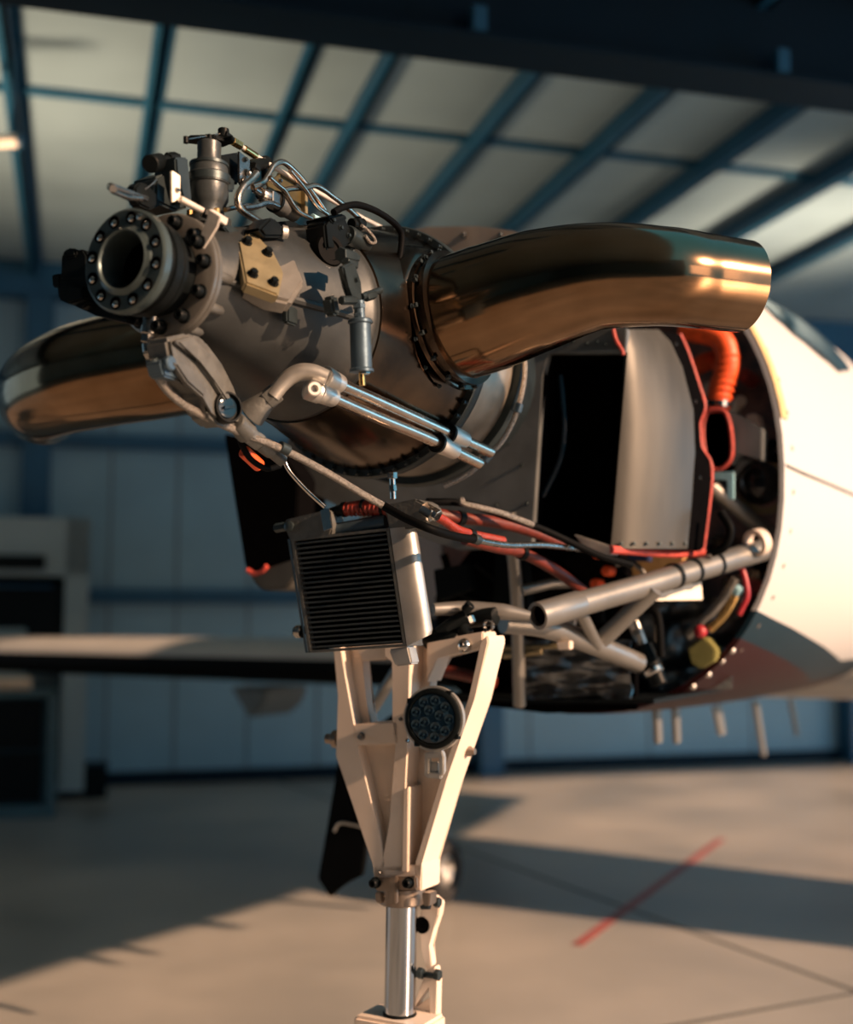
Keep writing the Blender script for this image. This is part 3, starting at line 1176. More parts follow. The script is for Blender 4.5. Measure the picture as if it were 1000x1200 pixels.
# ================================================================== braided hose to the oil cooler
HZ = lambda x: 1.83 + (2.18 - 1.83) * (x - 172) / (450 - 172) if x < 450 else 2.18 - .05 * min(1, (x - 450) / 40) + max(0, x - 510) / 160 * .42
hp = [(178, 420), (184, 438), (197, 458), (217, 475), (245, 490), (285, 508), (330, 526), (380, 552), (425, 579), (450, 593)]
hs = thing('braided_hose', 'long braided steel hose sagging from the engine nose to the oil cooler', 'hose', W3(330, 540, 2.05))
mb = MB()
mb.tube([W3(x, y, HZ(x) - .05) for x, y in hp], .0066, 10)
mb.build('braid', M_braid, hs)
mb = MB()
mb.tube([W3(x, y, HZ(x) - .05) for x, y in ((450, 593), (475, 607), (505, 620), (535, 629), (556, 632))], .0075, 10)
mb.build('black_sleeve', M_rubber, hs, 'black rubber sleeve')
mb = MB()
mb.tube([W3(x, y, HZ(x) - .05) for x, y in ((553, 631), (575, 636), (600, 639), (640, 639), (690, 645))], .006, 10)
mb.build('rear_braid', M_steel, hs)
mb = MB()
for x, y, x2, y2 in ((328, 523, 338, 528), (555, 631, 561, 633), (178, 420, 182, 432)):
    mb.cyl(W3(x, y, HZ(x) - .05), W3(x2, y2, HZ(x2) - .05), .0095, seg=14)
mb.build('ferrule', M_dark, hs, split=True)

pipe('thin_steel_pipe', [W3(x, y, 2.1) for x, y in ((331, 534), (337, 548), (345, 559), (362, 577), (381, 594))], .004, M_bright,
     'thin coppery steel pipe from the chip detector down to the oil cooler', 'pipe')
mb = MB()
mb.hexa(at(460, 553, d=2.23), at(460, 561, d=2.23), .009)
mb.cyl(at(460, 560, d=2.23), at(461, 585, d=2.23), .0055)
mb.hexa(at(460, 568, d=2.23), at(461, 576, d=2.23), .007)
tag(mb.build('drain_fitting', M_bright), 'short upright steel drain fitting between the engine belly and the oil cooler', 'fitting')

# ================================================================== oil cooler
OA = .60
oc = thing('oil_cooler', 'black-finned oil cooler with rounded silver end tank, in front of the nose gear', 'oil cooler', at(425, 765, a=OA + .03))
TL, TR, BR, BL = (340, 632), (457, 619), (477, 757), (361, 765)


def bil(s_, t_):
    x = (TL[0] * (1 - s_) + TR[0] * s_) * (1 - t_) + (BL[0] * (1 - s_) + BR[0] * s_) * t_
    y = (TL[1] * (1 - s_) + TR[1] * s_) * (1 - t_) + (BL[1] * (1 - s_) + BR[1] * s_) * t_
    return x, y


def cq(s_, t_, a=OA):
    return at(*bil(s_, t_), a=a)


mb = MB()
mb.prism([cq(0.03, .03, OA + .012), cq(.97, .03, OA + .012), cq(.97, .97, OA + .012), cq(.03, .97, OA + .012)], AX * .04)
mb.build('core', M_void, oc)
mb = MB()
mb.prism([cq(0, 0), cq(.045, 0), cq(.045, 1), cq(0, 1)], AX * .06, .002)
mb.prism([cq(.955, 0), cq(1, 0), cq(1, 1), cq(.955, 1)], AX * .06, .002)
mb.prism([cq(0, -.005), cq(1, -.005), cq(1, .02), cq(0, .02)], AX * .06, .001)
mb.prism([cq(0, .98), cq(1, .98), cq(1, 1.0), cq(0, 1.0)], AX * .06, .001)
mb.build('core_frame', M_cast, oc)
for k in range(22):
    t_ = .045 + .91 * k / 21
    mb = MB()
    mb.prism([cq(.045, t_ - .0085), cq(.955, t_ - .0085), cq(.955, t_ + .0085), cq(.045, t_ + .0085)], AX * .05, .0008)
    mb.build('fin', M_fin, oc)
# end tank
rings = []
for t_ in (0, .04, .96, 1):
    k = 1 if 0 < t_ < 1 else .93
    rr = []
    base0, base1 = cq(1, t_), cq(1, t_, OA + .06)
    bul = (at(bil(1, t_)[0] + 31, bil(1, t_)[1] - 3 - 12 * t_, a=OA + .03) - (base0 + base1) / 2)
    for j in range(13):
        th = pi * j / 12
        m_ = base0 * (1 + cos(th)) / 2 + base1 * (1 - cos(th)) / 2
        rr.append(m_ + bul * sin(th) ** .75 * k)
    rings.append(rr)
mb = MB()
mb.ringloft(rings)
mb.build('end_tank', M_alum, oc, 'rounded silver end tank')
rings = []
for t_ in (0, .5, 1):
    base0, base1 = cq(0, t_), cq(0, t_, OA + .06)
    bul = (at(bil(0, t_)[0] - 10, bil(0, t_)[1], a=OA + .03) - (base0 + base1) / 2) * .3
    rings.append([base0 * (1 + cos(pi * j / 8)) / 2 + base1 * (1 - cos(pi * j / 8)) / 2 + bul * sin(pi * j / 8) for j in range(9)])
mb = MB()
mb.ringloft(rings)
mb.build('left_tank', M_dark, oc)
mb = MB()
mb.pp([(333, 609), (384, 597), (389, 620), (387, 628), (340, 634), (336, 626)], .05, .003, a=OA)
mh = mb.build('mount_block', M_cast, oc)
mb = MB()
mb.lathe(at(340, 617, a=OA), -AX, [(0, .010), (.006, .010), (.008, .006), (.008, 0)], 18)
mb.hexa(at(323, 619, a=OA + .02), at(335, 617, a=OA + .02), .009)
mb.build('bolt', M_dark, mh)
mb = MB()
mb.pp([(375, 598), (386, 595), (389, 619), (379, 623)], .004, .001, a=OA - .005)
mb.build('strap', M_bright, mh)
mb = MB()
mb.tube([at(382, 626, a=OA + .03), at(455, 612, a=OA + .03)], .0165, 20, 1)
mb.build('header_tube', M_blue, oc)
mb = MB()
mb.pp([(449, 592), (487, 584), (498, 590), (505, 606), (492, 618), (456, 622)], .06, .004, a=OA)
mb.build('outlet_block', M_cast, oc)
mb = MB()
mb.hexa(at(496, 596, a=OA - .01), at(508, 604, a=OA - .01), .014)
mb.hexa(at(506, 600, a=OA - .01), at(514, 605, a=OA - .01), .011)
mb.build('outlet_nut', M_bright, oc, split=True)
mb = MB()
mb.lathe(at(354, 740, a=OA + .02), -LX, [(0, .012), (.012, .012), (.017, .008), (.018, 0)], 20)
mb.build('drain_plug', M_steel, oc)
mb = MB()
mb.pp([(455, 761), (478, 757), (483, 778), (463, 781)], .03, .003, a=OA + .01)
mb.build('foot_bracket', M_alum, oc)
mb = MB()
mb.cyl(at(388, 602, a=OA + .03), at(404, 596, a=OA + .03), .011)
mb.build('header_union', M_black, oc)

# red fire sleeves at the cooler
fs = thing('fire_sleeve_hose', 'red ribbed fire-sleeve hose lying on top of the oil cooler', 'hose', at(430, 606, a=OA + .04))
mb = MB()
mb.tube([at(402, 597, a=OA + .03), at(428, 594, a=OA + .03), at(462, 600, a=OA + .03)], .0125, 16, 5)
mb.build('sleeve', M_red, fs)
mb = MB()
for x, y in ((404, 597), (427, 594), (450, 597)):
    mb.lathe(at(x, y, a=OA + .03), LX, [(-.003, .012), (-.003, .0145), (.003, .0145), (.003, .012)], 16)
mb.build('clamp', M_black, fs, split=True)
mb = MB()
for k in range(9):
    x = 407 + k * 5
    mb.lathe(at(x, 596.5 - .03 * k, a=OA + .03), LX, [(-.003, .0122), (0, .0140), (.003, .0122)], 16)
mb.build('rib', M_red, fs, split=True)


def redhose(label, pts, r, m=None, clamps=()):
    t = thing('red_hose', label, 'hose', pts[len(pts) // 2] - UX * r, 'red fire-sleeved hoses under the inlet duct')
    mb = MB()
    mb.tube(pts, r, 14)
    mb.build('sleeve', m or M_red, t)
    if clamps:
        mb = MB()
        for i in clamps:
            d_ = (pts[min(i + 1, len(pts) - 1)] - pts[i - 1]).normalized()
            mb.lathe(pts[i], d_, [(-.006, r * .95), (-.006, r * 1.25), (.006, r * 1.25), (.006, r * .95)], 16)
        mb.build('clamp', M_black, t)
    return t


redhose('short bright red hose plugged into the oil cooler outlet nut', [W3(*p) for p in ((512, 605, 2.18), (522, 611, 2.2), (535, 620, 2.22), (552, 626, 2.26), (590, 634, 2.32))], .0085, clamps=(3,))
redhose('thick red hose running back under the duct plate', [W3(*p) for p in ((515, 603, 2.36), (540, 607, 2.38), (580, 612, 2.44), (620, 622, 2.5), (660, 638, 2.56))], .0115, m=M_dullred, clamps=(1,))
redhose('long shade-dulled red hose sloping down behind the braided hose to the truss', [W3(*p) for p in ((545, 632, 2.34), (580, 641, 2.4), (612, 648, 2.46), (650, 668, 2.54), (684, 692, 2.6))], .0115, m=M_dullred, clamps=(2,))
pipe('black_hose', [W3(*p) for p in ((500, 588, 2.36), (545, 590, 2.38), (590, 604, 2.4), (640, 622, 2.45), (700, 650, 2.5), (740, 662, 2.55))], .0075, M_rubber,
     'black hose running back along the lower edge of the duct plate', 'hose')
pipe('steel_line', [W3(*p) for p in ((541, 585, 2.36), (543, 590, 2.35), (560, 594, 2.35), (590, 602, 2.37), (625, 615, 2.4))], .006, M_braid,
     'short braided line above the thick red hose', 'hose')

# ================================================================== nose landing gear
GA = .80
ng = thing('nose_landing_gear', 'white painted nose gear leg with a chromed strut under the engine', 'landing gear', Vector((at(470, 1060, a=GA).x, at(470, 1060, a=GA).y, 0)))
mb = MB()
BV = .0025
mb.pp([(389, 750), (399, 750), (404, 790), (415, 850), (420, 880), (440, 960), (452, 1012), (452, 1032), (438, 1030), (438, 1012), (393, 886), (397.5, 815)], .075, BV, a=GA)
mb.pp([(397, 752), (423, 752), (429, 826), (436, 852), (414, 854)], .03, BV, a=GA + .03)
mb.pp([(412, 849), (466, 845), (468, 872), (418, 874)], .07, BV, a=GA)
mb.pp([(417, 868), (466, 868), (458, 960), (452, 1012), (444, 1012)], .03, BV, a=GA + .03)
mb.pp([(450, 750), (482, 750), (478, 850), (474.5, 930), (472, 1022), (444, 1022), (451, 1003), (457, 960), (465, 872), (459, 846), (461, 775), (450, 770)], .065, BV, a=GA)
mb.pp([(414, 752), (470, 750), (468, 772), (424, 775)], .06, BV, a=GA + .01)
mb.pp([(473, 925), (479, 922), (478, 1022), (471, 1022)], .07, .0015, a=GA - .004)
mb.pp([(470, 750), (508, 745), (502, 830), (500, 880), (476, 930)], .03, BV, a=GA + .05)
mb.pp([(480, 868), (536, 868), (500, 1025), (476, 1025)], .03, BV, a=GA + .05)
mb.pp([(500, 752), (566, 740), (566, 756), (548, 762), (512, 770), (500, 800)], .06, BV, a=GA + .02)
mb.pp([(563, 752), (571, 744), (573, 752), (556, 820), (523, 915), (493, 1012), (494, 1034), (486, 1034), (486, 1012), (518, 910), (551, 818)], .075, BV, a=GA)
mb.pp([(438, 1014), (488, 1014), (488, 1038), (438, 1033)], .075, BV, a=GA)
mb.pp([(486, 1012), (494, 1012), (494, 1044), (486, 1044)], .075, BV, a=GA)
leg = mb.build('leg_frame', M_white, ng)
mb = MB()
mb.pp([(441, 1000), (450, 988), (456, 1000), (449, 1004)], .03, .003, a=GA + .018)
mb.build('pocket_lip', M_white, leg)
mb = MB()
q = at(393, 866, a=GA + .04)
mb.lathe(q + LX * .01, -LX, [(0, .018), (.012, .018), (.016, .014), (.018, .010), (.030, .010), (.032, .006), (.032, 0)], 24)
mb.build('pivot_bolt', M_collar, ng)
mb = MB()
q = at(545, 880, a=GA + .05)
mb.lathe(q, LX, [(0, .010), (.012, .010), (.016, .007), (.022, .006), (.022, 0)], 16)
mb.build('hinge_bolt', M_collar, ng)
put(B_steel, 'screw', ng, at(424, 863, a=GA), -AX)
for x, y in ((470, 843), (446, 1022), (478, 868)):
    put(B_small, 'rivet', ng, at(x, y, a=GA), -AX)
# strut
sc_ = at(471, 1060, a=GA + .04)
sb_ = at(468.5, 1190, a=GA + .04)
mb = MB()
mb.lathe(sb_, sc_ - sb_, [(-.03, .0), (-.03, .0305), ((sc_ - sb_).length + .05, .0305), ((sc_ - sb_).length + .05, 0)], 40)
stt = mb.build('chrome_strut', M_chrome, ng)
mb = MB()
mb.lathe(sb_, sc_ - sb_, [(-.004, .0295), (-.004, .0325), (.006, .0325), (.008, .0305)], 40)
mb.build('wiper_ring', M_black, stt)
# collar
mb = MB()
cc = at(471, 1046, a=GA + .04)
mb.lathe(cc, UX, [(-.020, .028), (-.020, .043), (-.017, .046), (.012, .046), (.014, .043), (.014, .028)], 40)
clr = mb.build('collar', M_collar, ng)
mb = MB()
mb.pp([(438, 1029), (487, 1027), (488, 1043), (440, 1045)], .02, .003, a=GA - .012)
mb.pp([(456, 1027), (464, 1027), (464, 1059), (456, 1060)], .012, .002, a=GA - .022)
mb.pp([(439, 1046), (447, 1046), (447, 1059), (440, 1058)], .02, .002, a=GA - .008)
mb.pp([(494, 1046), (504, 1047), (503, 1062), (496, 1062)], .03, .002, a=GA + .0)
mb.build('clamp_plate', M_collar, clr, split=True)
for x, y in ((441, 1034), (480, 1034)):
    put(B_cap, 'bolt', clr, at(x, y, a=GA - .012), -AX)
# torque links (rear)
mb = MB()
mb.pp([(496, 1052), (507, 1050), (516, 1058), (514, 1072), (502, 1108), (506, 1132), (499, 1136), (493, 1112), (492, 1075)], .022, .002, a=GA + .075)
tk = mb.build('upper_torque_link', M_white, ng)
mb = MB()
mb.lathe(at(495, 1084, a=GA + .075), -AX, [(0, .016), (.003, .016), (.003, .012), (.001, 0)], 24)
mb.build('lightening_hole', M_void, tk)
mb = MB()
mb.pp([(500, 1136), (510, 1133), (512, 1150), (511, 1212), (504, 1212), (504, 1152), (486, 1182), (486, 1174)], .022, .002, a=GA + .075)
mb.pp([(486, 1180), (505, 1168), (507, 1200), (488, 1196)], .01, .002, a=GA + .085)
mb.build('lower_torque_link', M_white, ng)
mb = MB()
mb.cyl(at(491, 1141, a=GA + .07), at(514, 1144, a=GA + .07), .006)
mb.hexa(at(510, 1142, a=GA + .06), at(516, 1143, a=GA + .06), .011)
mb.hexa(at(490, 1140, a=GA + .06), at(496, 1141, a=GA + .06), .011)
mb.hexa(at(510, 1057, a=GA + .06), at(516, 1058, a=GA + .06), .010)
mb.cyl(at(494, 1062, a=GA + .06), at(504, 1062, a=GA + .06), .006)
mb.build('link_bolt', M_dark, ng, split=True)
# fork, wheel
fk = Vector((sb_.x, sb_.y, sb_.z - .02))
mb = MB()
mb.box(fk + UX * .008, LX * .075, AX * .05, UX * .014, .006)
for sgn in (1, -1):
    mb.prism([fk + LX * sgn * .075 + AX * .045, fk + LX * sgn * .075 - AX * .045, fk + LX * sgn * .075 - AX * .03 + AX * .06 - UX * (fk.z - .14), fk + LX * sgn * .075 + AX * .09 - UX * (fk.z - .14)],
             -LX * sgn * .012, .002)
mb.build('fork', M_white, ng)
wc = Vector((fk.x, fk.y, .185)) + AX * .05
mb = MB()
mb.lathe(wc, LX, [(-.055, .09), (-.062, .12), (-.055, .165), (-.03, .183), (0, .185), (.03, .183), (.055, .165), (.062, .12), (.055, .09)], 40)
ty = mb.build('tyre', M_tire, ng)
mb = MB()
mb.lathe(wc, LX, [(-.078, 0), (-.078, .02), (-.05, .03), (-.05, .092), (.05, .092), (.05, .03), (.078, .02), (.078, 0)], 32)
mb.build('wheel_hub', M_alum, ng)

# landing light
ll = thing('landing_light', 'round dark LED landing light clamped on the nose gear leg', 'lamp', at(508, 880, a=GA - .03))
q = at(507.5, 842, a=GA - .045)
ax = (-AX + LX * .10 + UX * .03).normalized()
mb = MB()
mb.lathe(q, ax, [(-.05, 0), (-.05, .030), (-.03, .048), (-.012, .055), (0, .0565), (.004, .0555), (.006, .052), (.006, .0475), (.001, .0465), (.001, 0)], 48)
hs_ = mb.build('lamp_housing', M_black, ll)
e2 = (UX - ax * ax.z).normalized()
e1 = e2.cross(ax)
mb = MB()
mb.lathe(q + ax * .001, ax, [(0, .0462), (.0022, .0455), (.003, .043), (.003, 0)], 40)
mb.build('lens', M_glass, ll)
LED = proto(lambda m_: m_.lathe(Z0, UX, [(0, .0095), (.0026, .0092), (.0012, .006), (.0010, .003), (.003, .0022), (.0036, 0)], 16), M_led)
pos = [(0, 0)] + [(.0165 * cos(2 * pi * k / 4 + .4), .0165 * sin(2 * pi * k / 4 + .4)) for k in range(4)] + \
      [(.0345 * cos(2 * pi * k / 9), .0345 * sin(2 * pi * k / 9)) for k in range(9)]
for x, y in pos[1:]:
    put(LED, 'led_cell', ll, q + ax * .0035 + e1 * x + e2 * y, ax)
mb = MB()
for k in range(4):
    th = pi / 4 + k * pi / 2 + .2
    mb.box(q + (e1 * cos(th) + e2 * sin(th)) * .0565 - ax * .004, ax * .008, e1 * .005, e2 * .005, .001)
mb.build('rim_lug', M_black, hs_, split=True)
mb = MB()
mb.lathe(q - ax * .012, ax, [(0, .054), (0, .0605), (.012, .0605), (.012, .056)], 48)
mb.build('bezel', M_alum, hs_)
mb = MB()
for pp_ in ([(497, 886), (503, 886), (503, 912), (497, 910)], [(514, 882), (520, 886), (520, 906), (514, 912)], [(497, 882), (518, 880), (520, 888), (497, 889)], [(499, 905), (517, 906), (516, 913), (499, 912)]):
    mb.pp(pp_, .012, .002, a=GA - .03)
mb.pp([(500, 893), (513, 893), (514, 911), (500, 911)], .01, .002, a=GA - .022)
mb.build('mount_bracket', M_alum, ll)

# ================================================================== nose gear hydraulics / clutter by the truss
cl = thing('gear_actuator', 'black clamp and actuator cluster right of the oil cooler', 'actuator', at(548, 760, a=.86))
mb = MB()
mb.cyl(at(515, 745, a=.84), at(548, 722, a=.86), .017)
mb.cyl(at(500, 748, a=.84), at(540, 752, a=.84), .02)
mb.cyl(at(548, 725, a=.88), at(582, 722, a=.88), .018)
mb.cyl(at(545, 716, a=.84), at(552, 708, a=.84), .010)
mb.cyl(at(541, 736, a=.84), at(550, 745, a=.84), .013)
mb.build('cylinder', M_black, cl, split=True)
mb = MB()
mb.sphere(at(545, 757, a=.82), .015, 18)
mb.hexa(at(551, 722, a=.82), at(554, 730, a=.82), .007)
mb.build('end_ball', M_bright, cl, split=True)
mb = MB()
mb.lathe(at(574, 733, a=.84), -AX, [(0, .008), (.01, .008), (.01, .011), (0, .011), (0, .008)], 20)
mb.build('ring', M_bright, cl)

# ================================================================== engine mount truss
TA = 1.05
em = thing('engine_mount', 'grey tubular steel engine mount truss below the inlet duct', 'engine mount', at(680, 760, a=1.3))


def zt(x):
    return 2.42 + (2.86 - 2.42) * (x - 630) / 260.0


mb = MB()
mb.tube([W3(630, 722, zt(630)), W3(760, 685, zt(760)), W3(893, 645, zt(893))], .0255, 24, 1, hollow=True)
t1 = mb.build('upper_tube', M_tube, em)
mb = MB()
d_ = W3(893, 645, zt(893)) - W3(630, 722, zt(630))
mb.lathe(W3(630, 722, zt(630)), d_, [(.0, .0262), (.0, .0275), (.115, .0275), (.118, .0262)], 24)
mb.build('end_sleeve', M_tube, t1)
mb = MB()
mb.lathe(W3(630, 722, zt(630)), d_, [(.012, .0206), (.013, .0206), (.013, 0)], 20)
mb.build('tube_bore_shade', M_void, t1)  # black disc set in for the darkness inside the open tube end
mb = MB()
mb.tube([W3(590, 729, 2.5), W3(640, 735, 2.55), W3(700, 757, 2.68), W3(748, 777, 2.78)], .023, 20, 4)
mb.build('lower_tube', M_tube, em)
mb = MB()
mb.tube([W3(700, 755, 2.68), W3(768, 690, 2.62)], .019, 18, 1)
mb.build('diagonal_tube', M_tube, em)
mb = MB()
mb.tube([W3(678, 712, 2.52), W3(700, 757, 2.66)], .013, 14, 1)
mb.build('short_brace', M_tube, em)
mb = MB()
mb.tube([W3(508, 714, 2.4), W3(545, 713, 2.42), W3(590, 717, 2.42), W3(621, 722, 2.42)], [.012, .0145, .016, .010], 16, 5)
mb.build('cross_tube', M_tube, em)
mb = MB()
mb.tube([W3(832, 570, 3.0), W3(900, 625, 3.05)], .020, 18, 1)
mb.build('rear_diagonal', M_tube, em)
mb = MB()
mb.tube([W3(598, 600, 2.7), W3(606, 700, 2.75), W3(609, 826, 2.85)], .015, 14, 1)
mb.build('upright_tube', M_tube, em)
mb = MB()
mb.tube([W3(612, 692, 2.7), W3(645, 684, 2.72), W3(668, 683, 2.74)], .012, 14, 1)
mb.build('tie_tube', M_tube, em)
mb = MB()
qq = W3(888, 636, 2.82)
mb.lathe(qq, (W3(893, 645, zt(893)) - W3(800, 673, zt(800))).normalized(), [(-.012, .022), (-.012, .032), (.012, .032), (.012, .022), (-.012, .022)], 28)
mb.build('end_ring', M_white, em)
mb = MB()
for x in (790, 812, 838):
    y = 722 - (x - 630) * .2925
    mb.lathe(W3(x, y, zt(x)), d_, [(-.006, .026), (-.006, .029), (.006, .029), (.006, .026)], 20)
mb.build('tie_band', M_black, em, split=True)
for q0, q1 in (((652, 760), (664, 770)), ((660, 718), (672, 735))):
    pass
mb = MB()
mb.pp([(652, 752), (668, 751), (668, 761), (654, 762)], .02, .002, a=1.1)
mb.pp([(660, 722), (673, 722), (671, 738), (661, 737)], .02, .002, a=1.15)
mb.build('gusset', M_white, em, split=True)

# ================================================================== inlet duct
DA = 1.15
du = thing('air_inlet_duct', 'grey sheet-metal air inlet duct with a black opening and red sealed rim, behind the engine', 'duct', E(DA + .1, .1, -.45))
mb = MB()
mb.pp([(470, 300), (735, 385), (733, 410), (642, 413), (636, 440), (624, 638), (540, 645), (430, 610), (330, 560), (340, 500), (420, 400)], .02, .002, a=DA)
mb.pp([(640, 385), (735, 385), (733, 414), (640, 414)], .02, .002, a=DA)
fp = mb.build('front_plate', M_plate, du)
for x, y in ((650, 404), (662, 402), (672, 400), (688, 403), (700, 401), (710, 404), (595, 520), (618, 590), (605, 470), (582, 592), (612, 545)):
    put(B_smalld, 'rivet', fp, at(x, y, a=DA), -AX)
# recess behind the opening
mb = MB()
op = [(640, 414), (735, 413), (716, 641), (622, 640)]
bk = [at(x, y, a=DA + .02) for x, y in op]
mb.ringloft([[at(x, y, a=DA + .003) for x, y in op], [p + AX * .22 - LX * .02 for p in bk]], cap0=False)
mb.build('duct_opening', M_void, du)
mb = MB()
mb.tube([at(x, y, a=DA + .05) for x, y in ((657, 440), (660, 470), (662, 500), (659, 530), (650, 555), (636, 582))], .006, 10)
mb.build('inner_lip', M_glass, du)
# curved port panel
lef = [(727, 386), (733, 412), (731, 450), (727, 500), (722, 560), (718, 610), (715, 643)]
rig = [(772, 386), (786, 400), (800, 430), (813, 480), (815, 530), (811, 590), (806, 643)]
grid = []
for i, (pl, pr_) in enumerate(zip(lef, rig)):
    row = []
    for k in range(9):
        s_ = k / 8
        x = pl[0] * (1 - s_) + pr_[0] * s_
        y = pl[1] * (1 - s_) + pr_[1] * s_
        row.append(at(x, y, a=DA + .005 + .20 * s_ ** 1.5))
    grid.append(row)
mb = MB()
mb.sheet(grid, .004)
mb.build('port_panel', M_sheet, du)
mb = MB()
for k in range(6):
    x = 728 + k * 15
    q = at(x, 637, a=DA + .005 + .2 * ((x - 716) / 90.0) ** 1.5 - .004)
    mb.lathe(q, (LX * .6 - AX * .8), [(0, .004), (.003, .004), (.004, 0)], 8)
mb.build('panel_rivet', M_dark, du, split=True)
red = [(797, 392), (806, 412), (818, 448), (826, 476), (820, 496), (822, 524), (832, 540), (834, 560), (830, 600), (824, 646)]
rigb = [(774, 388), (786, 400), (800, 430), (810, 468), (814, 490), (815, 520), (815, 535), (814, 560), (811, 595), (806, 643)]
grid = []
for p_, q_ in zip(rigb, red):
    grid.append([at(p_[0] * (1 - s_) + q_[0] * s_, p_[1] * (1 - s_) + q_[1] * s_, a=DA + .205 + .1 * s_) for s_ in (0, .33, .67, 1)])
mb = MB()
mb.sheet(grid, .006)
blk = mb.build('black_channel', M_void, du)
for i in (1, 3, 7):
    put(B_small, 'rivet', blk, grid[i][1] - AX * .002, (LX * .5 - AX).normalized())
mb = MB()
pts = [at(x, y, a=DA + .31) for x, y in red]
mb.tube(pts, .0052, 8, 4)
lo_ = [at(x, y, a=DA + .31 - (824 - x) / 108 * .32) for x, y in ((824, 646), (806, 649), (780, 649), (745, 646), (716, 644))]
mb.tube(lo_, .009, 8, 4)
mb.tube([at(x, y, a=DA - .002) for x, y in ((719, 386), (722, 398), (729, 410), (731, 416))], .004, 8, 3)
mb.build('seal_rim', M_seal, du, split=True)
mb = MB()
mb.pp([(672, 626), (716, 640), (716, 650), (690, 648)], .05, .002, a=DA - .01)
mb.build('lower_lip', M_alum, du)
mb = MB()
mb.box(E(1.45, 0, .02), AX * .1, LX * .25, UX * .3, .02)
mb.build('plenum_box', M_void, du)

# starboard scoop
ss = thing('intake_scoop', 'black intake scoop with an red sealed lip, left of the oil cooler', 'duct', at(300, 690, a=1.1))
mb = MB()
mb.pp([(262, 508), (330, 530), (350, 560), (346, 655), (300, 668), (290, 672), (286, 660)], .12, .004, a=1.08)
mb.build('scoop_mouth', M_void, ss)
mb = MB()
mb.pp([(292, 672), (345, 655), (352, 668), (336, 690), (308, 692), (298, 684)], .12, .004, a=1.075)
mb.build('lower_skin', M_sheet, ss)
mb = MB()
mb.tube([at(x, y, a=1.075) for x, y in ((290, 668), (298, 672), (308, 669), (313, 663))], .006, 8)
mb.build('orange_lip', M_seal, ss)

# ================================================================== fuselage
SEC = [(1.65, .545, .60, -.74, -.14), (1.80, .556, .618, -.748, -.14), (2.0, .575, .638, -.755, -.14), (2.2, .59, .665, -.76, -.14), (2.45, .61, .70, -.765, -.14),
       (2.7, .625, .712, -.768, -.14), (3.0, .64, .712, -.77, -.14), (3.4, .65, .70, -.77, -.14), (4.0, .66, .73, -.77, -.14), (5.0, .66, .80, -.74, -.14),
       (6.5, .60, .80, -.62, -.10)]


def sec(a):
    for s0, s1 in zip(SEC, SEC[1:]):
        if a <= s1[0]:
            t_ = max(0, (a - s0[0]) / (s1[0] - s0[0]))
            return [x * (1 - t_) + y * t_ for x, y in zip(s0, s1)]
    return SEC[-1]


def skin(a, th, off=0.0):
    """th from port horizontal, positive up"""
    _, hw, ht, zb, zc_ = sec(a)
    e = .86
    c_, s_ = cos(th), sin(th)
    l_ = (hw + off) * math.copysign(abs(c_) ** e, c_)
    if s_ >= 0:
        u_ = zc_ + (ht + off) * abs(s_) ** (1.0 if a > 2.3 else .95)
    else:
        u_ = zc_ - (zc_ - zb + off) * abs(s_) ** .88
    return E(a, l_, u_)


fu = thing('aircraft_fuselage', 'cream aircraft nose fuselage, cowling removed, with navy and dark red belly stripe', 'aircraft', Vector((E(2.5, 0, 0).x, E(2.5, 0, 0).y, E(2.5, 0, -.78).z)))

# paint scheme: bands across the body, in aircraft coordinates
mp_ = bpy.data.materials.new('fuselage_paint')
mp_.use_nodes = True
nt = mp_.node_tree
b = nt.nodes['Principled BSDF']
b.inputs['Roughness'].default_value = .42
b.inputs['Specular IOR Level'].default_value = .22
b.inputs['Coat Weight'].default_value = 0
b.inputs['Coat Roughness'].default_value = .06
geo = nt.nodes.new('ShaderNodeTexCoord')


def vdot(vec, const):
    n_ = nt.nodes.new('ShaderNodeVectorMath')
    n_.operation = 'DOT_PRODUCT'
    n_.inputs[1].default_value = vec
    nt.links.new(geo.outputs['Object'], n_.inputs[0])
    a_ = nt.nodes.new('ShaderNodeMath')
    a_.operation = 'ADD'
    a_.inputs[1].default_value = const
    nt.links.new(n_.outputs['Value'], a_.inputs[0])
    return a_.outputs[0]


def mixc(fac, c1, c2):
    n_ = nt.nodes.new('ShaderNodeMix')
    n_.data_type = 'RGBA'
    nt.links.new(fac, n_.inputs[0])
    for i, c_ in ((6, c1), (7, c2)):
        if isinstance(c_, tuple):
            n_.inputs[i].default_value = (*c_, 1)
        else:
            nt.links.new(c_, n_.inputs[i])
    return n_.outputs[2]


def gt(v, thr):
    n_ = nt.nodes.new('ShaderNodeMath')
    n_.operation = 'GREATER_THAN'
    n_.inputs[1].default_value = thr
    nt.links.new(v, n_.inputs[0])
    return n_.outputs[0]


def fuse_paint(origin):
    # u (height over engine axis) plus a slope along a:  f = u + k*(a-1.65)
    k = .125
    rise = nt.nodes.new('ShaderNodeMath')
    rise.operation = 'MINIMUM'
    rise.inputs[1].default_value = k * 1.2
    nt.links.new(vdot(AX * k, k * ((origin - N0).dot(AX) - 1.65)), rise.inputs[0])
    add = nt.nodes.new('ShaderNodeMath')
    add.operation = 'ADD'
    nt.links.new(vdot(UX, (origin - N0).dot(UX)), add.inputs[0])
    nt.links.new(rise.outputs[0], add.inputs[1])
    f = add.outputs[0]
    lower = mixc(gt(f, -.548), (.030, .005, .006), (.005, .024, .040))
    allc = mixc(gt(f, -.482), lower, (.60, .60, .59))
    nt.links.new(allc, b.inputs['Base Color'])


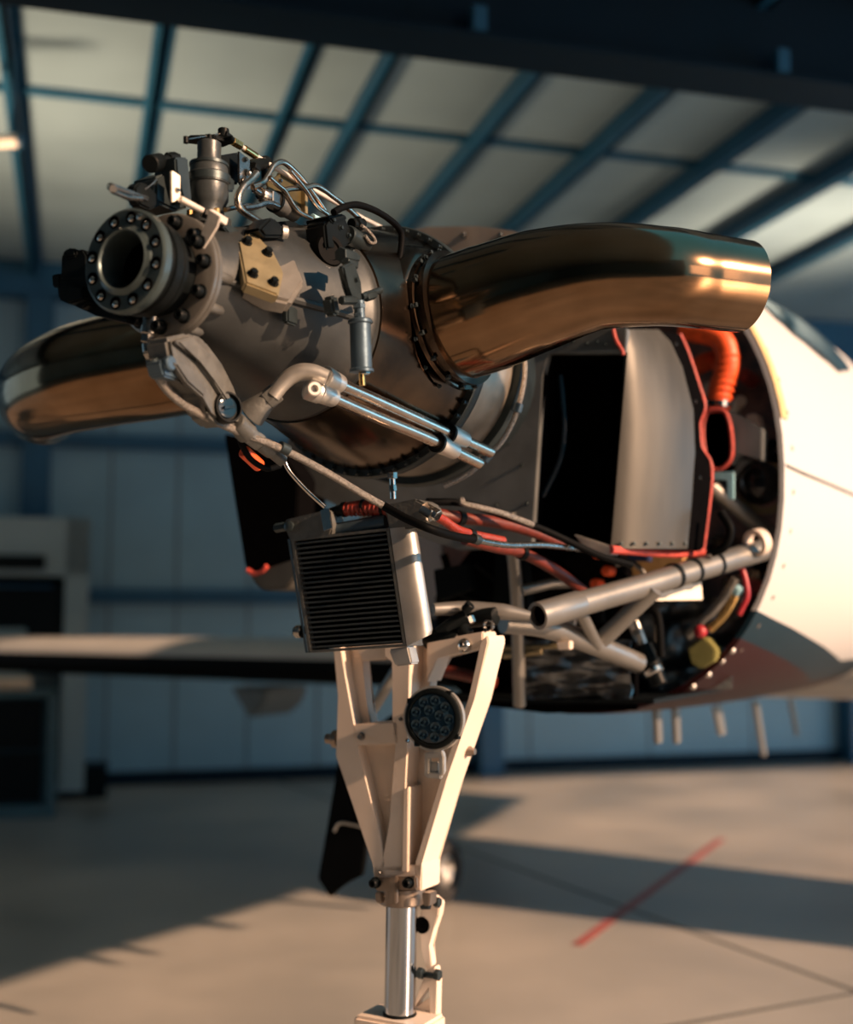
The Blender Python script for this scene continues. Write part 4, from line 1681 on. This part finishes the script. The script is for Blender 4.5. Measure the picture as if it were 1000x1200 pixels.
NA = 60
avals = [1.65, 1.68, 1.72, 1.8, 1.9, 2.0, 2.1, 2.2, 2.32, 2.45, 2.58, 2.7, 2.85, 3.0, 3.2, 3.4, 3.7, 4.0, 4.5, 5.0, 5.7, 6.5]
org = E(2.5, 0, -.1)
mb = MB()
outer = [[skin(a, 2 * pi * k / NA) for k in range(NA)] for a in avals]
inner = [[skin(a, 2 * pi * k / NA, -.012) for k in range(NA)] for a in (2.05, 1.65)]
mb.ringloft(inner + outer, cap0=False, cap1=True)
sk = mb.build('fuselage_skin', mp_, fu, origin=org, angle=60)
fuse_paint(org)
# yellow sealant strip along the upper lip
mb = MB()
grid = [[skin(a, radians(d), .002) for a in (1.651, 1.685, 1.70)] for d in range(10, 86, 4)]
mb.sheet(grid, .002)
mb.build('cowl_lip', mat('yellowed_sealant', (.62, .46, .22), 0, .5), fu, 'yellowish strip along the cowling edge')
FS = proto(lambda m_: m_.lathe(Z0, UX, [(0, .007), (.0012, .006), (.0012, 0)], 10), M_collar)
for d in list(range(-44, 84, 8)):
    q = skin(1.72, radians(d))
    nrm = (q - skin(1.72, radians(d), -.05)).normalized()
    put(FS, 'cowl_screw', fu, q, nrm)
# dark seam line along the nose side
mb = MB()
pts = []
for k in range(13):
    a = 1.66 + k * .1
    pts.append(skin(a, radians(0 - 2.0 * k / 12), .0008))
mb.tube(pts, .0038, 6, 2)
mb.build('panel_seam', M_joint, fu)
# windshield side glass
M_win = mat('dark_windshield', (.02, .05, .075), .0, .06, .3, 4, 0)
WL_ = [(2.45, 31), (2.38, 33.5), (2.22, 35.5), (2.12, 38.5), (2.06, 43), (2.05, 51), (2.07, 62), (2.12, 80)]
mb = MB()
g2 = []
for i, (a0, d0) in enumerate(WL_):
    wd = (.03, .20, .45, .55, .60, .62, .62, .62)[i]
    g2.append([skin(a0 + wd * j / 6, radians(d0 + (2 if i == 0 else 0) * j / 6), .004) for j in range(7)])
mb.sheet(g2, .003)
mb.build('windshield', M_win, fu, 'dark tinted windscreen pane')
# firewall
mb = MB()
fwv = [skin(1.98, 2 * pi * k / NA, -.02) for k in range(NA)]
mb.prism(fwv, AX * .02)
M_fw = mat('firewall_blanket', (.30, .16, .14), .1, .45, .7, 16, .3, color2=(.07, .075, .085))
fw = mb.build('firewall', M_fw, fu)
random.seed(21)
for k in range(14):
    th_ = radians(random.uniform(-50, 60))
    rr_ = random.uniform(.62, .9)
    c_ = E(1.955, .56 * rr_ * cos(th_), -.14 + .6 * rr_ * sin(th_))
    mb = MB()
    if k % 3:
        mb.cyl(c_ + AX * .03, c_ - AX * random.uniform(.03, .09), random.uniform(.010, .022), seg=14)
    else:
        mb.box(c_, AX * .03, LX * random.uniform(.015, .03), UX * random.uniform(.015, .035), .003)
    mb.build('firewall_fitting', (M_steel, M_rubber, M_pale, M_seal)[k % 4], fw)
mb = MB()
mb.sheet([[E(a, l_, -.70 + .03 * abs(l_)) for l_ in (-.2, -.1, 0, .1, .2, .3)] for a in (1.4, 1.6, 1.8, 1.97)], .01)
mb.build('belly_tray', M_black, fu)
mb = MB()
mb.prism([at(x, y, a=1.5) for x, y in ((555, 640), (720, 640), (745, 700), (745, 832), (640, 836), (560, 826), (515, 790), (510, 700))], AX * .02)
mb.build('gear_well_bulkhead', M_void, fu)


def blanket(x0, y0, dx, dy, sk_, n_, m_, a_, amp, ph):
    mb_ = MB()
    rr_ = []
    for i in range(n_ * 4 + 1):
        row = []
        for j in range(m_ * 4 + 1):
            x_, y_ = i / 4, j / 4
            row.append(at(x0 + y_ * dx + x_ * sk_, y0 + x_ * dy, a=a_) + AX * amp * (sin(x_ * 1.9 + y_ * 1.1 + ph) + .6 * sin(y_ * 2.3 - x_ * 1.3) + .4 * sin(x_ * 4.1 + ph)))
        rr_.append(row)
    mb_.sheet(rr_, .004)
    return mb_


blanket(612, 750, 16, 9, 0, 8, 8, 1.42, .008, 0).build('heat_blanket', M_belly, fu)
blanket(748, 700, 18, 18, -3, 6, 7, 1.85, .012, 1).build('firewall_blanket', M_belly, fu)
# belly antennas
for x, y0, y1, tilt in ((768, 838, 870, 0), (790, 838, 870, 0), (838, 838, 862, 4), (884, 832, 886, 8), (925, 828, 862, 8)):
    q = at(x, y0, l=.10)
    zq = .028 * (1 if x != 838 else 1.5)
    dz = (y1 - y0) / F * (q - CAM).length
    mb = MB()
    mb.prism([q - AX * zq + UX * .03, q + AX * zq + UX * .03, q + AX * (zq + .012 * tilt) - UX * dz, q - AX * (zq * .6 - .012 * tilt) - UX * dz], LX * .012, .003)
    mb.build('belly_antenna', M_tube, fu)
mb = MB()
for x, y in ((812, 804), (830, 790), (858, 762), (846, 774)):
    q = at(x, y, a=1.66)
    mb.sphere(q, .009, 10)
mb.build('latch', M_alum, fu, split=True)

# ================================================================== inside the engine bay
dh = thing('duct_hose', 'fat orange silicone air hose at the right of the inlet duct', 'hose', at(842, 482, a=1.66))
mb = MB()
hpts = [at(x, y, a=1.66) for x, y in ((800, 385), (836, 392), (850, 405), (853, 430), (845, 455), (842, 478))]
mb.tube(hpts, .030, 22)
mb.build('hose', M_orange, dh)
mb = MB()
for k in range(7):
    q = at(853.5 - (k * .95) ** 1.25, 418 + k * 8, a=1.66)
    mb.lathe(q, (UX * 1 + LX * .12), [(-.004, .0295), (0, .0318), (.004, .0295)], 22)
mb.build('wire_rib', M_orange, dh, split=True)
mb = MB()
mb.lathe(at(842, 474, a=1.66), UX + LX * .1, [(-.007, .028), (-.007, .034), (.007, .034), (.007, .028)], 22)
mb.build('hose_clamp', M_bright, dh)
pipe('orange_stub', [at(x, y, a=1.72) for x, y in ((815, 430), (828, 424), (838, 422), (846, 428))], .024, M_orange,
     'short orange stub hose half hidden behind the fat orange hose', 'hose')

ad = thing('air_box', 'grey rectangular air box with an orange-rimmed mouth below the orange hose', 'box', at(855, 552, a=1.62))
mouth = [(830, 482), (848, 481), (856, 500), (858, 532), (850, 546), (838, 550), (828, 536), (824, 505)]
mb = MB()
mpts = [at(x, y, a=1.60) for x, y in mouth]
mb.tube(mpts + [mpts[0], mpts[1]], .0055, 8, 4)
mb.build('mouth_rim', M_seal, ad)
mb = MB()
mb.ringloft([mpts, [p + AX * .09 for p in mpts]], cap0=False)
mb.build('mouth', M_void, ad)
mb = MB()
mb.pp([(848, 481), (862, 484), (894, 502), (893, 540), (866, 530), (856, 545), (858, 530), (856, 500)], .05, .003, a=1.63)
mb.build('box_shell', M_plate, ad)

bc = thing('black_reservoir', 'glossy black round reservoir inside the cowling edge', 'canister', at(893, 598, a=1.75))
mb = MB()
mb.lathe(at(890, 566, a=1.78), (-AX + LX * .3).normalized(), [(-.06, 0), (-.06, .05), (0, .056), (.03, .052), (.05, .036), (.056, .02), (.057, 0)], 32)
mb.build('dome', mat('gloss_black', (.01, .01, .012), 0, .12, bump=0), bc)
mb = MB()
mb.lathe(at(896, 572, a=1.80), (-AX + LX * .3).normalized(), [(0, .05), (0, .066), (.012, .066), (.012, .05)], 32)
mb.build('band', M_gold, bc)

bb = thing('pale_bracket', 'pale blue angle bracket under the air box', 'bracket', at(850, 580, a=1.62))
mb = MB()
mb.pp([(836, 553), (860, 553), (860, 585), (853, 585), (853, 562), (836, 562)], .01, .001, a=1.62)
mb.build('angle', M_bluep, bb)

random.seed(11)
items = [('sensor_fitting', (868, 470), 7, M_paper, 'small white fitting high on the firewall'), ('sensor_fitting', (862, 435), 5, M_steel, 'tiny steel fitting right of the fat orange hose'),
         ('sensor_fitting', (906, 520), 6, M_rubber, 'upper black plug beside the cowling edge'), ('sensor_fitting', (909, 536), 7, M_rubber, 'lower black plug beside the cowling edge'),
         ('sensor_fitting', (897, 517), 4, M_bright, 'bright steel nut beside the two black plugs')]
for nm, (x, y), r, m_, lab in items:
    mb = MB()
    rr_ = r / F * 3.1
    q = at(x, y, a=1.80)
    mb.lathe(q, (-AX + LX * .4).normalized(), [(-.12, 0), (-.12, rr_), (.0, rr_), (.006, rr_ * .8), (.006, 0)], 16)
    tag(mb.build(nm, m_), lab, 'fitting', 'fittings on the firewall')
mb = MB()
mb.pp([(874, 486), (886, 484), (891, 502), (877, 500)], .06, .003, a=1.74)
tag(mb.build('relay_box', M_paper), 'pale relay box above the grey air box', 'box')

# lower bay pieces
mb = MB()
o_c, n_c = at(795, 690, a=1.42), (LX * .85 - AX * .5).normalized()
mb.prism([on(x, y, o_c, n_c) for x, y in ((768, 682), (822, 674), (824, 703), (769, 704))], -n_c * .006, .001)
tag(mb.build('placard_card', M_paper), 'blank white card hanging below the upper truss tube', 'card')
mb = MB()
mb.pp([(806, 760), (826, 746), (840, 762), (838, 774), (820, 784), (810, 778)], .06, .004, a=1.62)
tag(mb.build('connector_block', M_yel), 'dull yellow connector block low in the engine bay', 'connector')
gf = thing('fuel_pump', 'slim black and silver pump hanging below the truss', 'pump', at(765, 800, a=1.45))
mb = MB()
mb.cyl(at(752, 757, a=1.42), at(766, 785, a=1.42), .024)
mb.cyl(at(766, 785, a=1.42), at(773, 803, a=1.42), .020)
mb.build('body', M_black, gf)
mb = MB()
mb.cyl(at(744, 728, a=1.42), at(748, 738, a=1.42), .011)
mb.hexa(at(747, 738, a=1.42), at(753, 756, a=1.42), .012)
mb.cyl(at(764, 783, a=1.41), at(768, 790, a=1.41), .024)
mb.tube([at(738, 722, a=1.42), at(742, 740, a=1.42), at(750, 752, a=1.42)], .006, 8, 2)
mb.build('fitting', M_bright, gf, split=True)
GW = 'cables in the lower engine bay'
pipe('cable', [at(x, y, a=1.6) for x, y in ((862, 678), (850, 698), (836, 716), (822, 728), (806, 746))], .010, M_tube, 'pale sheathed cable slanting down inside the bay', 'cable', group=GW)
pipe('cable', [at(x, y, a=1.62) for x, y in ((864, 692), (858, 706), (848, 722), (832, 738))], .011, M_brass, 'tan cable beside the pale sheathed one', 'cable', group=GW)
pipe('cable', [at(x, y, a=1.58) for x, y in ((869, 664), (874, 680), (876, 698), (870, 712), (866, 720))], .007, M_maroon, 'crimson wire hanging nearest the cowling edge', 'cable', group=GW)
mb = MB()
mb.sphere(at(821, 740, a=1.58), .016, 14)
tag(mb.build('sealing_plug', M_maroon), 'crimson round plug above the yellow connector block', 'plug')
mb = MB()
mb.cyl(at(862, 690, a=1.58), at(868, 694, a=1.58), .014)
tag(mb.build('blue_clip', M_bluep), 'small blue clip where the crimson wire starts', 'clip')
mb = MB()
mb.pp([(738, 650), (800, 652), (802, 672), (742, 680)], .04, .002, a=1.55)
tag(mb.build('cardboard_pad', mat('tan_board', (.45, .27, .11), 0, .6)), 'tan pad behind the upper truss tube, below the red duct rim', 'pad')
mb = MB()
mb.pp([(736, 646), (760, 646), (760, 658), (736, 657)], .03, .002, a=1.5)
tag(mb.build('navy_plug', mat('navy_plastic', (.015, .03, .09), 0, .4)), 'navy blue plug below the red duct rim', 'connector')
for i, (x, y, lab) in enumerate(((700, 649, 'uppermost of three small orange caps below the duct'), (711, 669, 'middle of three small orange caps below the duct'), (698, 684, 'lowest of three small orange caps below the duct'))):
    mb = MB()
    q = at(x, y, a=1.32)
    mb.lathe(q, -AX, [(-.03, 0), (-.03, .012), (.004, .012), (.008, .008), (.008, 0)], 14)
    tag(mb.build('orange_plug', M_orange), lab.replace('caps', 'plugs'), 'plug', 'orange plugs under the duct')
GL = 'black looms behind the truss'
looms = [(((700, 655), (720, 668), (742, 690), (735, 715)), 'black loom curling beside the orange caps'),
         (((640, 650), (668, 672), (700, 700), (705, 730)), 'black loom hanging behind the long red hose'),
         (((520, 650), (535, 690), (575, 708), (600, 706)), 'black loom drooping behind the oil cooler'),
         (((560, 660), (590, 690), (592, 745)), 'black loom in front of the upright tube'),
         (((845, 600), (856, 620), (850, 640), (834, 648)), 'black loom looping below the rear diagonal tube'),
         (((752, 716), (770, 720), (775, 770)), 'black loom hanging under the white card')]
for pts, lab in looms:
    pipe('black_loom', [at(x, y, a=1.4) for x, y in pts], .010, M_rubber, lab, 'cable', group=GL)
pipe('grey_wire', [at(x, y, a=1.33) for x, y in ((722, 662), (738, 658), (752, 668), (758, 680))], .006, M_tube, 'light grey wire beside the tan pad', 'cable')
mb = MB()
mb.pp([(508, 668), (548, 660), (552, 690), (512, 705)], .03, .002, a=1.2)
q_ = mb.build('ecu_box', M_black)
tag(q_, 'black control box behind the silver end tank', 'box')
mb = MB()
mb.pp([(580, 640), (610, 640), (620, 735), (576, 735)], .05, .004, a=1.25)
tag(mb.build('gear_lever_housing', M_black), 'tall black housing beside the upright tube', 'housing')
mb = MB()
mb.cyl(at(590, 768, a=1.3), at(636, 763, a=1.3), .008)
mb.cyl(at(590, 760, a=1.3), at(655, 757, a=1.3), .006)
tag(mb.build('drag_rod', M_gold), 'pair of thin brassy rods below the lower truss tube', 'rod')
mb = MB()
mb.tube([at(x, y, a=1.15) for x, y in ((430, 842), (462, 790), (480, 765))], .014, 12, 1)
tag(mb.build('drag_brace', M_tube), 'slanting grey brace behind the window of the gear leg', 'brace')
mb = MB()
mb.tube([at(x, y, a=1.35) for x, y in ((515, 785), (550, 792), (580, 800))], .014, 12, 2)
tag(mb.build('brake_hose', M_dullred), 'dull orange hose behind the landing light', 'hose')

# ================================================================== gear door and main wheel
gd = thing('gear_door', 'black pointed gear door hanging behind the nose gear leg', 'door', at(395, 1050, a=1.5))
mb = MB()
mb.pp([(396, 890), (432, 880), (432, 960), (424, 1026), (404, 1034), (386, 1052), (372, 1030)], .02, .004, a=1.5)
mb.build('door_panel', M_rubber, gd)
mb = MB()
mb.tube([at(x, y, a=1.49) for x, y in ((392, 974), (398, 965), (412, 966), (430, 971))], .004, 8)
mb.build('stiffener', M_alum, gd)
mb = MB()
mb.tube([at(424, 884, a=1.51), at(452, 850, a=1.52), at(500, 826, a=1.51), at(575, 812, a=1.5)], .014, 12, 3)
mb.build('hinge_arm', M_rubber, gd)

mw = thing('main_wheel', 'dark main landing wheel far behind the nose gear', 'wheel', Vector((*at(512, 1065, a=3.5).to_2d(), 0)))
wc = at(512, 1020, a=3.5)
R_ = wc.z
mb = MB()
mb.lathe(wc, LX, [(-.055, R_ * .5), (-.07, R_ * .7), (-.06, R_ * .92), (-.03, R_ * .99), (0, R_), (.03, R_ * .99), (.06, R_ * .92), (.07, R_ * .7), (.055, R_ * .5)], 36)
mb.build('tyre', M_tire, mw)
mb = MB()
mb.lathe(wc, LX, [(-.04, 0), (-.04, R_ * .55), (.04, R_ * .55), (.05, R_ * .4), (.03, R_ * .2), (.05, 0)], 28)
mb.build('wheel_hub', M_alum, mw)
mb = MB()
mb.tube([wc - LX * .1 - UX * .0, wc - LX * .1 + UX * .75], .035, 14, 1)
mb.cyl(wc - LX * .12, wc + LX * .0, .02)
mb.build('leg', M_white, mw)

# ================================================================== wing
wg = thing('aircraft_wing', 'long straight aircraft wing with black leading edge boot crossing behind the engine', 'wing', E(4.1, -2.4, -.8))


def foil(span, le_a, u0, ch, th, sgn=-1):
    pts = []
    up = [(0, 0), (.006, .16), (.02, .30), (.06, .43), (.15, .52), (.3, .55), (.6, .38), (1, .02)]
    for x, y in up:
        pts.append(E(le_a + x * ch, span, u0 + y * th))
    for x, y in reversed(up[1:-1]):
        pts.append(E(le_a + x * ch, span, u0 - y * th * .85))
    return pts


def wing_ring(span):
    t_ = (abs(span) - .55) / 4.6
    return span, 3.40 + .12 * t_, -.705 + .02 * t_, 1.5 - .62 * t_, .215 - .03 * t_


mb = MB()
mb.ringloft([foil(*wing_ring(sp)) for sp in (5.1, 3.0, .5, -.5, -1.5, -2.5, -3.5, -4.5)])
mb.build('wing_skin', M_wing, wg, angle=50)
mb = MB()
grid = []
for sp in (-.66, -1.5, -2.5, -3.5, -4.47):
    s_, le, u0, ch, th_ = wing_ring(sp)
    row = []
    for x, y in ((.028, .22), (.012, .15), (.002, .06), (-.003, -.04), (.0, -.18), (.012, -.28), (.05, -.38), (.11, -.45)):
        row.append(E(le + x * ch - .004, s_, u0 + y * th_ - (.004 if y < 0 else 0)))
    grid.append(row)
mb.sheet(grid, .003)
mb.build('deicing_boot', M_rubber, wg, 'black rubber leading edge boot')
q = at(292, 806, a=3.7)
mb = MB()
mb.prism([q - LX * .12, q + LX * .12, q + LX * .08 - UX * .09, q + LX * .0 - UX * .15], AX * .35, .01)
mb.build('flap_fairing', M_fairing_shade, wg)

# ================================================================== things by the wall
M_cabw = mat('white_cabinet_paint', (.26, .33, .35), 0, .5, .04, 4)
M_cabd = mat('dark_cabinet_steel', (.005, .008, .010), .0, .6, spec=.1)


def wframe(px, py_floor):
    q_ = floor_at(px, py_floor)
    return q_.dot(WB), q_.dot(PB)


wr, pr0 = wframe(98, 938)
wl, _ = wframe(-70, 942)
cb = thing('storage_cabinet', 'tall pale open cabinet against the wall behind the wing tip', 'cabinet', B((wr + wl) / 2, pr0 + .25, 0))
hC = 1.92
mb = MB()
bbox(mb, wr - .16, wr, pr0, pr0 + .5, .06, hC, .004)
bbox(mb, wl, wl + .05, pr0, pr0 + .5, 0, hC, .004)
bbox(mb, wl, wr, pr0 + .46, pr0 + .5, .06, hC, .004)
bbox(mb, wl, wr, pr0, pr0 + .5, 1.52, hC, .004)
bbox(mb, wl, wr, pr0, pr0 + .5, 1.02, 1.10, .004)
bbox(mb, wl, wr, pr0 + .02, pr0 + .5, .06, .12, .004)
mb.build('carcass', M_cabw, cb)
mb = MB()
bbox(mb, wr - .3, wr - .01, pr0 + .05, pr0 + .4, 0, .06, .002)
mb.build('plinth', M_cabd, cb)
mb = MB()
bbox(mb, wl + .05, wr - .16, pr0 + .3, pr0 + .45, 1.10, 1.52)
mb.build('bay_liner', M_cabd, cb)
tb = thing('tool_chest', 'black tool chest in the upper bay of the pale cabinet', 'box', B(wl + .4, pr0 + .2, 1.10))
mb = MB()
bbox(mb, wl + .08, wr - .18, pr0 + .02, pr0 + .28, 1.102, 1.45, .01)
mb.build('body', M_cabd, tb)
mb = MB()
bbox(mb, wl + .2, wr - .24, pr0 - .012, pr0 + .02, 1.44, 1.455, .003)
mb.build('lid_edge', M_beam, tb)
mb = MB()
bbox(mb, wl + .0, wr - .29, pr0 - .03, pr0 - .004, 1.56, 1.66, .006)
tag(mb.build('dark_sign', M_cabd), 'blank dark plate on the front of the pale cabinet', 'plate')

wr2, pf = wframe(64, 958)
wl2, _ = wframe(-70, 962)
bd = min(pf + .4, pr0 - .03)
bn = thing('workbench', 'dark steel bench cabinet under the wing, in front of the pale cabinet', 'workbench', B((wr2 + wl2) / 2, pf + .2, 0))
mb = MB()
bbox(mb, wr2 - .06, wr2, pf, bd, 0, .78, .004)
bbox(mb, wl2, wr2, bd - .04, bd, .05, .78, .004)
bbox(mb, wl2, wr2, pf, bd, .74, .78, .004)
bbox(mb, wl2, wr2 - .06, pf, bd, .0, .08, .004)
mb.build('carcass', mat('teal_steel', (.06, .13, .16), .1, .45), bn)
mb = MB()
bbox(mb, wl2, wr2 - .09, pf + .015, pf + .04, .10, .40, .004)
bbox(mb, wl2, wr2 - .09, pf + .015, pf + .04, .42, .72, .004)
mb.build('door', M_cabd, bn, split=True)
mb = MB()
c_ = B(wr2 - .16, pf + .06, .78 + .04)
mb.cyl(B(wl2, pf + .06, .82), c_, .04, seg=24)
tag(mb.build('cardboard_tube', mat('pale_card', (.72, .55, .40), 0, .6)), 'pale cardboard tube lying on the dark bench', 'tube')
mb = MB()
bbox(mb, wl2 + .05, wr2 - .21, pf + .12, bd - .03, .78, 1.165, .006)
tag(mb.build('white_carton', M_cabw), 'white carton standing on the dark bench, top showing over the wing', 'carton')
w_, p_ = wframe(109, 937)
bi = thing('waste_bin', 'dark waste bin on the floor beside the pale cabinet', 'bin', B(w_, p_, 0))
mb = MB()
bbox(mb, w_ - .07, w_ + .09, p_, p_ + .16, 0, .22, .01)
mb.build('bin_body', M_cabd, bi)
mb = MB()
bbox(mb, w_ - .08, w_ + .10, p_ - .01, p_ + .17, .22, .24, .004)
mb.build('rim', M_raft, bi)
w_, p_ = wframe(985, 876)
lk = thing('blue_locker', 'low dark blue locker against the wall behind the belly antennas', 'locker', B(w_ + .1, p_, 0))
mb = MB()
bbox(mb, w_ - .12, w_ + .5, WP - .5, WP - .1, 0, .42, .01)
mb.build('body', M_raft, lk)
mb = MB()
bbox(mb, w_ - .10, w_ + .15, WP - .52, WP - .5, .03, .39, .004)
mb.build('door', M_beam, lk)

# tube lamp hung from the left purlin
tlp = thing('tube_lamp', 'white tube lamp hanging below the leftmost roof purlin', 'lamp', W3(8, 165, 5.6))
mb = MB()
mb.cyl(W3(-60, 167, 5.6), W3(22, 165, 5.6), .028, seg=20)
mb.build('tube', M_paper, tlp)
mb = MB()
mb.cyl(W3(21, 165, 5.6), W3(27, 165, 5.6), .034, seg=20)
mb.build('end_cap', M_beam, tlp)
mb = MB()
q = W3(14, 165, 5.6)
mb.cyl(q, Vector((q.x, q.y, CEIL - .01)), .008)
mb.build('hanger', M_beam, tlp)
